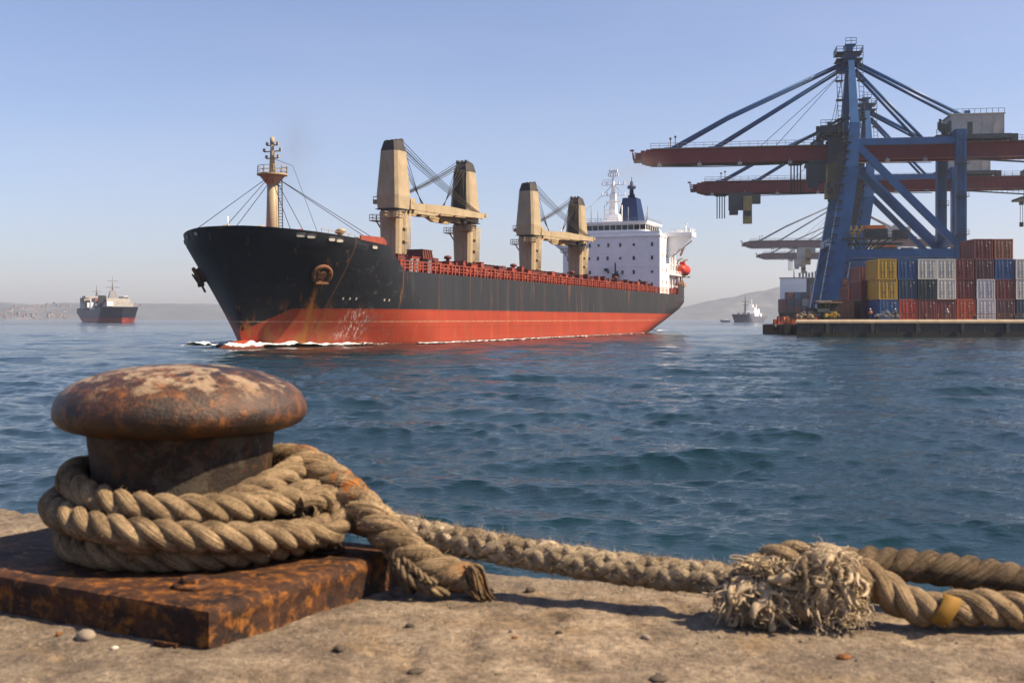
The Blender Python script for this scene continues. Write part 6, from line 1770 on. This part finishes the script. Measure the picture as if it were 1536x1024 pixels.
def fray(name, n, cpx, cpy, D, spread, L, fan, seed, mat, rad=(0.0009, 0.0024), droop=1.0):
    g_ = np.random.default_rng(seed); V, F, LAY, RU = [], [], [], []
    c0 = np.array(K(cpx, cpy, D))
    for k in range(n):
        d = g_.normal(0, 1, 3); d /= np.linalg.norm(d); d = d * np.array([1.25, 0.8, 0.9]); 
        if d[1] > 0.3: d[1] *= -0.5
        p0 = c0 + d * np.array(spread) * g_.uniform(0.45, 0.95)
        dd = d * fan + g_.normal(0, 0.55, 3); dd /= np.linalg.norm(dd)
        LL = L * g_.uniform(0.5, 1.25); P = [p0]; v_ = dd.copy()
        for q in range(5):
            v_ = v_ + g_.normal(0, 0.7, 3) + np.array([0, 0, -0.30 * droop]); v_[2] = min(v_[2], 0.25) ; v_ /= np.linalg.norm(v_)
            nx = P[-1] + v_ * LL / 5
            nx[2] = max(nx[2], 0.006 + g_.uniform(0, 0.004)); P.append(nx)
        C, s = catmull(P, 0.0055)
        r = g_.uniform(*rad) * (1.6 if g_.random() < 0.12 else (0.6 if g_.random() < 0.35 else 1.0)); rr_ = r * np.interp(np.linspace(0, 1, len(C)), [0, 0.7, 1], [1, 0.85, 0.35])
        strand_tube(C, rr_, 6, V, F, LAY, RU, s)
    finish_rope(name, V, F, LAY, RU, mat, knot, n * 6, 0.010)
fray('frayed_strands', 900, 1136, 892, 2.35, (0.055, 0.05, 0.045), 0.065, 1.0, 1, ROPE_F)
fray('frayed_strands', 1050, 1228, 858, 2.34, (0.058, 0.05, 0.066), 0.062, 0.9, 2, ROPE_F)
fray('frayed_strands', 300, 1252, 908, 2.33, (0.05, 0.04, 0.035), 0.06, 0.8, 3, ROPE_F)
fray('frayed_strands', 420, 1160, 846, 2.35, (0.06, 0.035, 0.016), 0.045, 0.8, 4, ROPE_F, droop=0.2)
fray('frayed_strands', 90, 1190, 925, 2.34, (0.09, 0.04, 0.012), 0.06, 0.7, 5, ROPE)
fray('loose_tuft', 46, 1140, 888, 2.34, (0.06, 0.05, 0.045), 0.075, 0.9, 11, ROPE_F, rad=(0.0045, 0.008))
fray('loose_tuft', 60, 1230, 862, 2.335, (0.056, 0.045, 0.06), 0.075, 0.8, 12, ROPE_F, rad=(0.0045, 0.008))
laid_rope('hanging_strand', [K(1207, 835, 2.30), K(1205, 850, 2.285), K(1209, 870, 2.28), K(1208, 893, 2.28)], 0.0062, ROPE_P, 6, 3, knot, 300)

# ================================================================== small stones and debris on the concrete
M_STONE = plain('pebble_stone', (0.30, 0.25, 0.20), 0.9); M_STONED = plain('pebble_dark', (0.09, 0.07, 0.055), 0.9); M_STONEO = rust_material('rust_flake', (0.12, 0.05, 0.02), (0.35, 0.13, 0.03), (0.5, 0.2, 0.05))
def pebble(px, py, r, mat, label, name='pebble', cat='pebble', flat=0.6, group=None):
    D = 0.634 * 1700 / (py - 478); x = (px - 768) / 1700 * D
    me = MB(); rr = np.random.default_rng(int(px + py)); ph = rr.uniform(0, 9)
    def fn(a, q, z):
        n = float(fbm(np.array([math.cos(a) * 1.6 + ph]), np.array([math.sin(a) * 1.6 + z * 40]), 2, 3)[0]) - 0.3
        return (q * (0.75 + n) * math.cos(a) * 1.2, q * (0.75 + n) * math.sin(a) * 0.9, z)
    pr = [(r * math.sin(t) + 1e-4, -r * flat * math.cos(t)) for t in np.linspace(0.05, math.pi - 0.05, 9)]
    me.lathe(pr, n=14, fn=fn)
    m_ = me.build(name, mat, None, (x, D, gz(x, D) + r * flat * 0.55)); m_.rotation_euler.z = random.uniform(0, 6)
    return tag(m_, label, cat, group)
pebble(128, 962, 0.021, M_STONE, 'rounded grey-brown stone on the concrete before the dark side of the plate')
pebble(88, 956, 0.007, M_STONEO, 'tiny orange pebble left of the rounded stone near the plate')
pebble(172, 976, 0.007, M_PALE, 'small whitish pebble right of the rounded stone near the plate')
pebble(1266, 984, 0.014, M_STONEO, 'small rust-orange flake lying alone below the frayed knot', 'rust_flake', 'flake', 0.4)
pebble(615, 942, 0.009, M_STONED, 'dark pebble on the sunlit concrete right of the plate corner')
pebble(508, 978, 0.012, M_STONED, 'dark flat pebble on the concrete below the lit side of the plate')
pebble(795, 890, 0.012, M_STONED, 'dark pebble lying in the shadow line of the taut rope')
pebble(838, 951, 0.007, M_STONED, 'lone dark pebble in the middle of the sunlit concrete')
pebble(772, 957, 0.007, M_STONEO, 'brown pebble left of the lone dark pebble on the sunlit concrete')
pebble(968, 958, 0.010, M_STONE, 'brown pebble on the concrete left of the knot shadow')
pebble(986, 1018, 0.018, M_STONED, 'dark flat chip at the bottom edge of the picture', flat=0.3)
pebble(625, 1008, 0.017, M_STONED, 'long dark chip near the bottom left of centre', flat=0.3)
# splinter of rusty bar by the plate
o = MB(); D = 0.634 * 1700 / (974 - 478)
o.beam(((228 - 768) / 1700 * D, D + 0.02, GROUND_Z + 0.008), ((268 - 768) / 1700 * D, D - 0.005, GROUND_Z + 0.008), 0.012, 0.01); s_ = o.build('rust_scrap', RUST_PLATE); tag(s_, 'thin rusty scrap lying along the foot of the base plate', 'scrap')
# grit: uncountable, one object
g = MB(); rr = np.random.default_rng(3)
for k in range(900):
    y = rr.uniform(1.75, 3.4); x = rr.uniform(-0.55, 0.55) * y
    if y > edge_y(x) - 0.05: continue
    r = rr.choice([0.0018, 0.0025, 0.0038, 0.005], p=[0.45, 0.35, 0.15, 0.05]); z = gz(x, y) + r * 0.3
    V = [(x + r * rr.uniform(0.6, 1.3) * math.cos(a), y + r * rr.uniform(0.6, 1.3) * math.sin(a), z) for a in np.linspace(0, 2 * math.pi, 6)[:-1]] + [(x, y, z + r * 0.8), (x, y, z - r)]
    g.add(V, [(i, (i + 1) % 5, 5) for i in range(5)] + [((i + 1) % 5, i, 6) for i in range(5)], int(rr.integers(0, 3)))
tag(g.build('grit', [M_STONE, M_STONED, M_STONE]), kind='stuff', label='grit and sand grains scattered over the near concrete', cat='grit')
# ================================================================== haze
def make_haze():
    m = bpy.data.materials.new('haze_air'); m.use_nodes = True
    nt = m.node_tree; nt.nodes.clear()
    pv = nt.nodes.new('ShaderNodeVolumePrincipled'); out = nt.nodes.new('ShaderNodeOutputMaterial')
    pv.inputs['Color'].default_value = (0.78, 0.83, 1.0, 1)
    pv.inputs['Density'].default_value = HAZE
    pv.inputs['Anisotropy'].default_value = 0.3
    nt.links.new(pv.outputs[0], out.inputs['Volume'])
    g = MB(); g.bb(-3800, 3800, -80, 4700, -6, 200)
    o = g.build('haze', m); tag(o, kind='stuff')
HAZE = 0.000095
make_haze()

def smoke(loc, size, dens, col, label):
    m = bpy.data.materials.new('smoke_air'); m.use_nodes = True
    nt = m.node_tree; nt.nodes.clear()
    pv = nt.nodes.new('ShaderNodeVolumePrincipled'); out = nt.nodes.new('ShaderNodeOutputMaterial')
    pv.inputs['Color'].default_value = tuple(col) + (1,)
    tc = nt.nodes.new('ShaderNodeTexCoord')
    ln = nt.nodes.new('ShaderNodeVectorMath'); ln.operation = 'LENGTH'; nt.links.new(tc.outputs['Object'], ln.inputs[0])
    fall = nt.nodes.new('ShaderNodeMapRange'); fall.inputs[1].default_value = 1.0; fall.inputs[2].default_value = 0.0; fall.interpolation_type = 'SMOOTHSTEP'
    nt.links.new(ln.outputs['Value'], fall.inputs[0])
    n = noise(nt, tc.outputs['Object'], 1.6, 3, 0.6)
    nt.links.new(mathn(nt, 'MULTIPLY', mathn(nt, 'MULTIPLY', fall.outputs[0], ramp(nt, n, [(0.38, 0.0), (0.7, 1.0)])), dens), pv.inputs['Density'])
    nt.links.new(pv.outputs[0], out.inputs['Volume'])
    g = MB(); V = []
    for i in range(13):
        for j in range(18):
            a = math.pi * i / 12; b_ = 2 * math.pi * j / 18
            V.append((math.sin(a) * math.cos(b_), math.sin(a) * math.sin(b_), math.cos(a)))
    g.add(V, [(i * 18 + j, (i + 1) * 18 + j, (i + 1) * 18 + (j + 1) % 18, i * 18 + (j + 1) % 18) for i in range(12) for j in range(18)], 0, True)
    o = g.build('smoke', m); o.location = loc; o.scale = size; tag(o, label, 'smoke', None, 'stuff')
smoke((-36, 185, 30), (7, 6, 13), 0.07, (0.25, 0.24, 0.25), 'faint grey smoke drifting up behind the foremast')
smoke((33, 300, 43), (12, 8, 7), 0.055, (0.45, 0.38, 0.33), 'faint brownish smoke above the funnel of the bulk carrier')
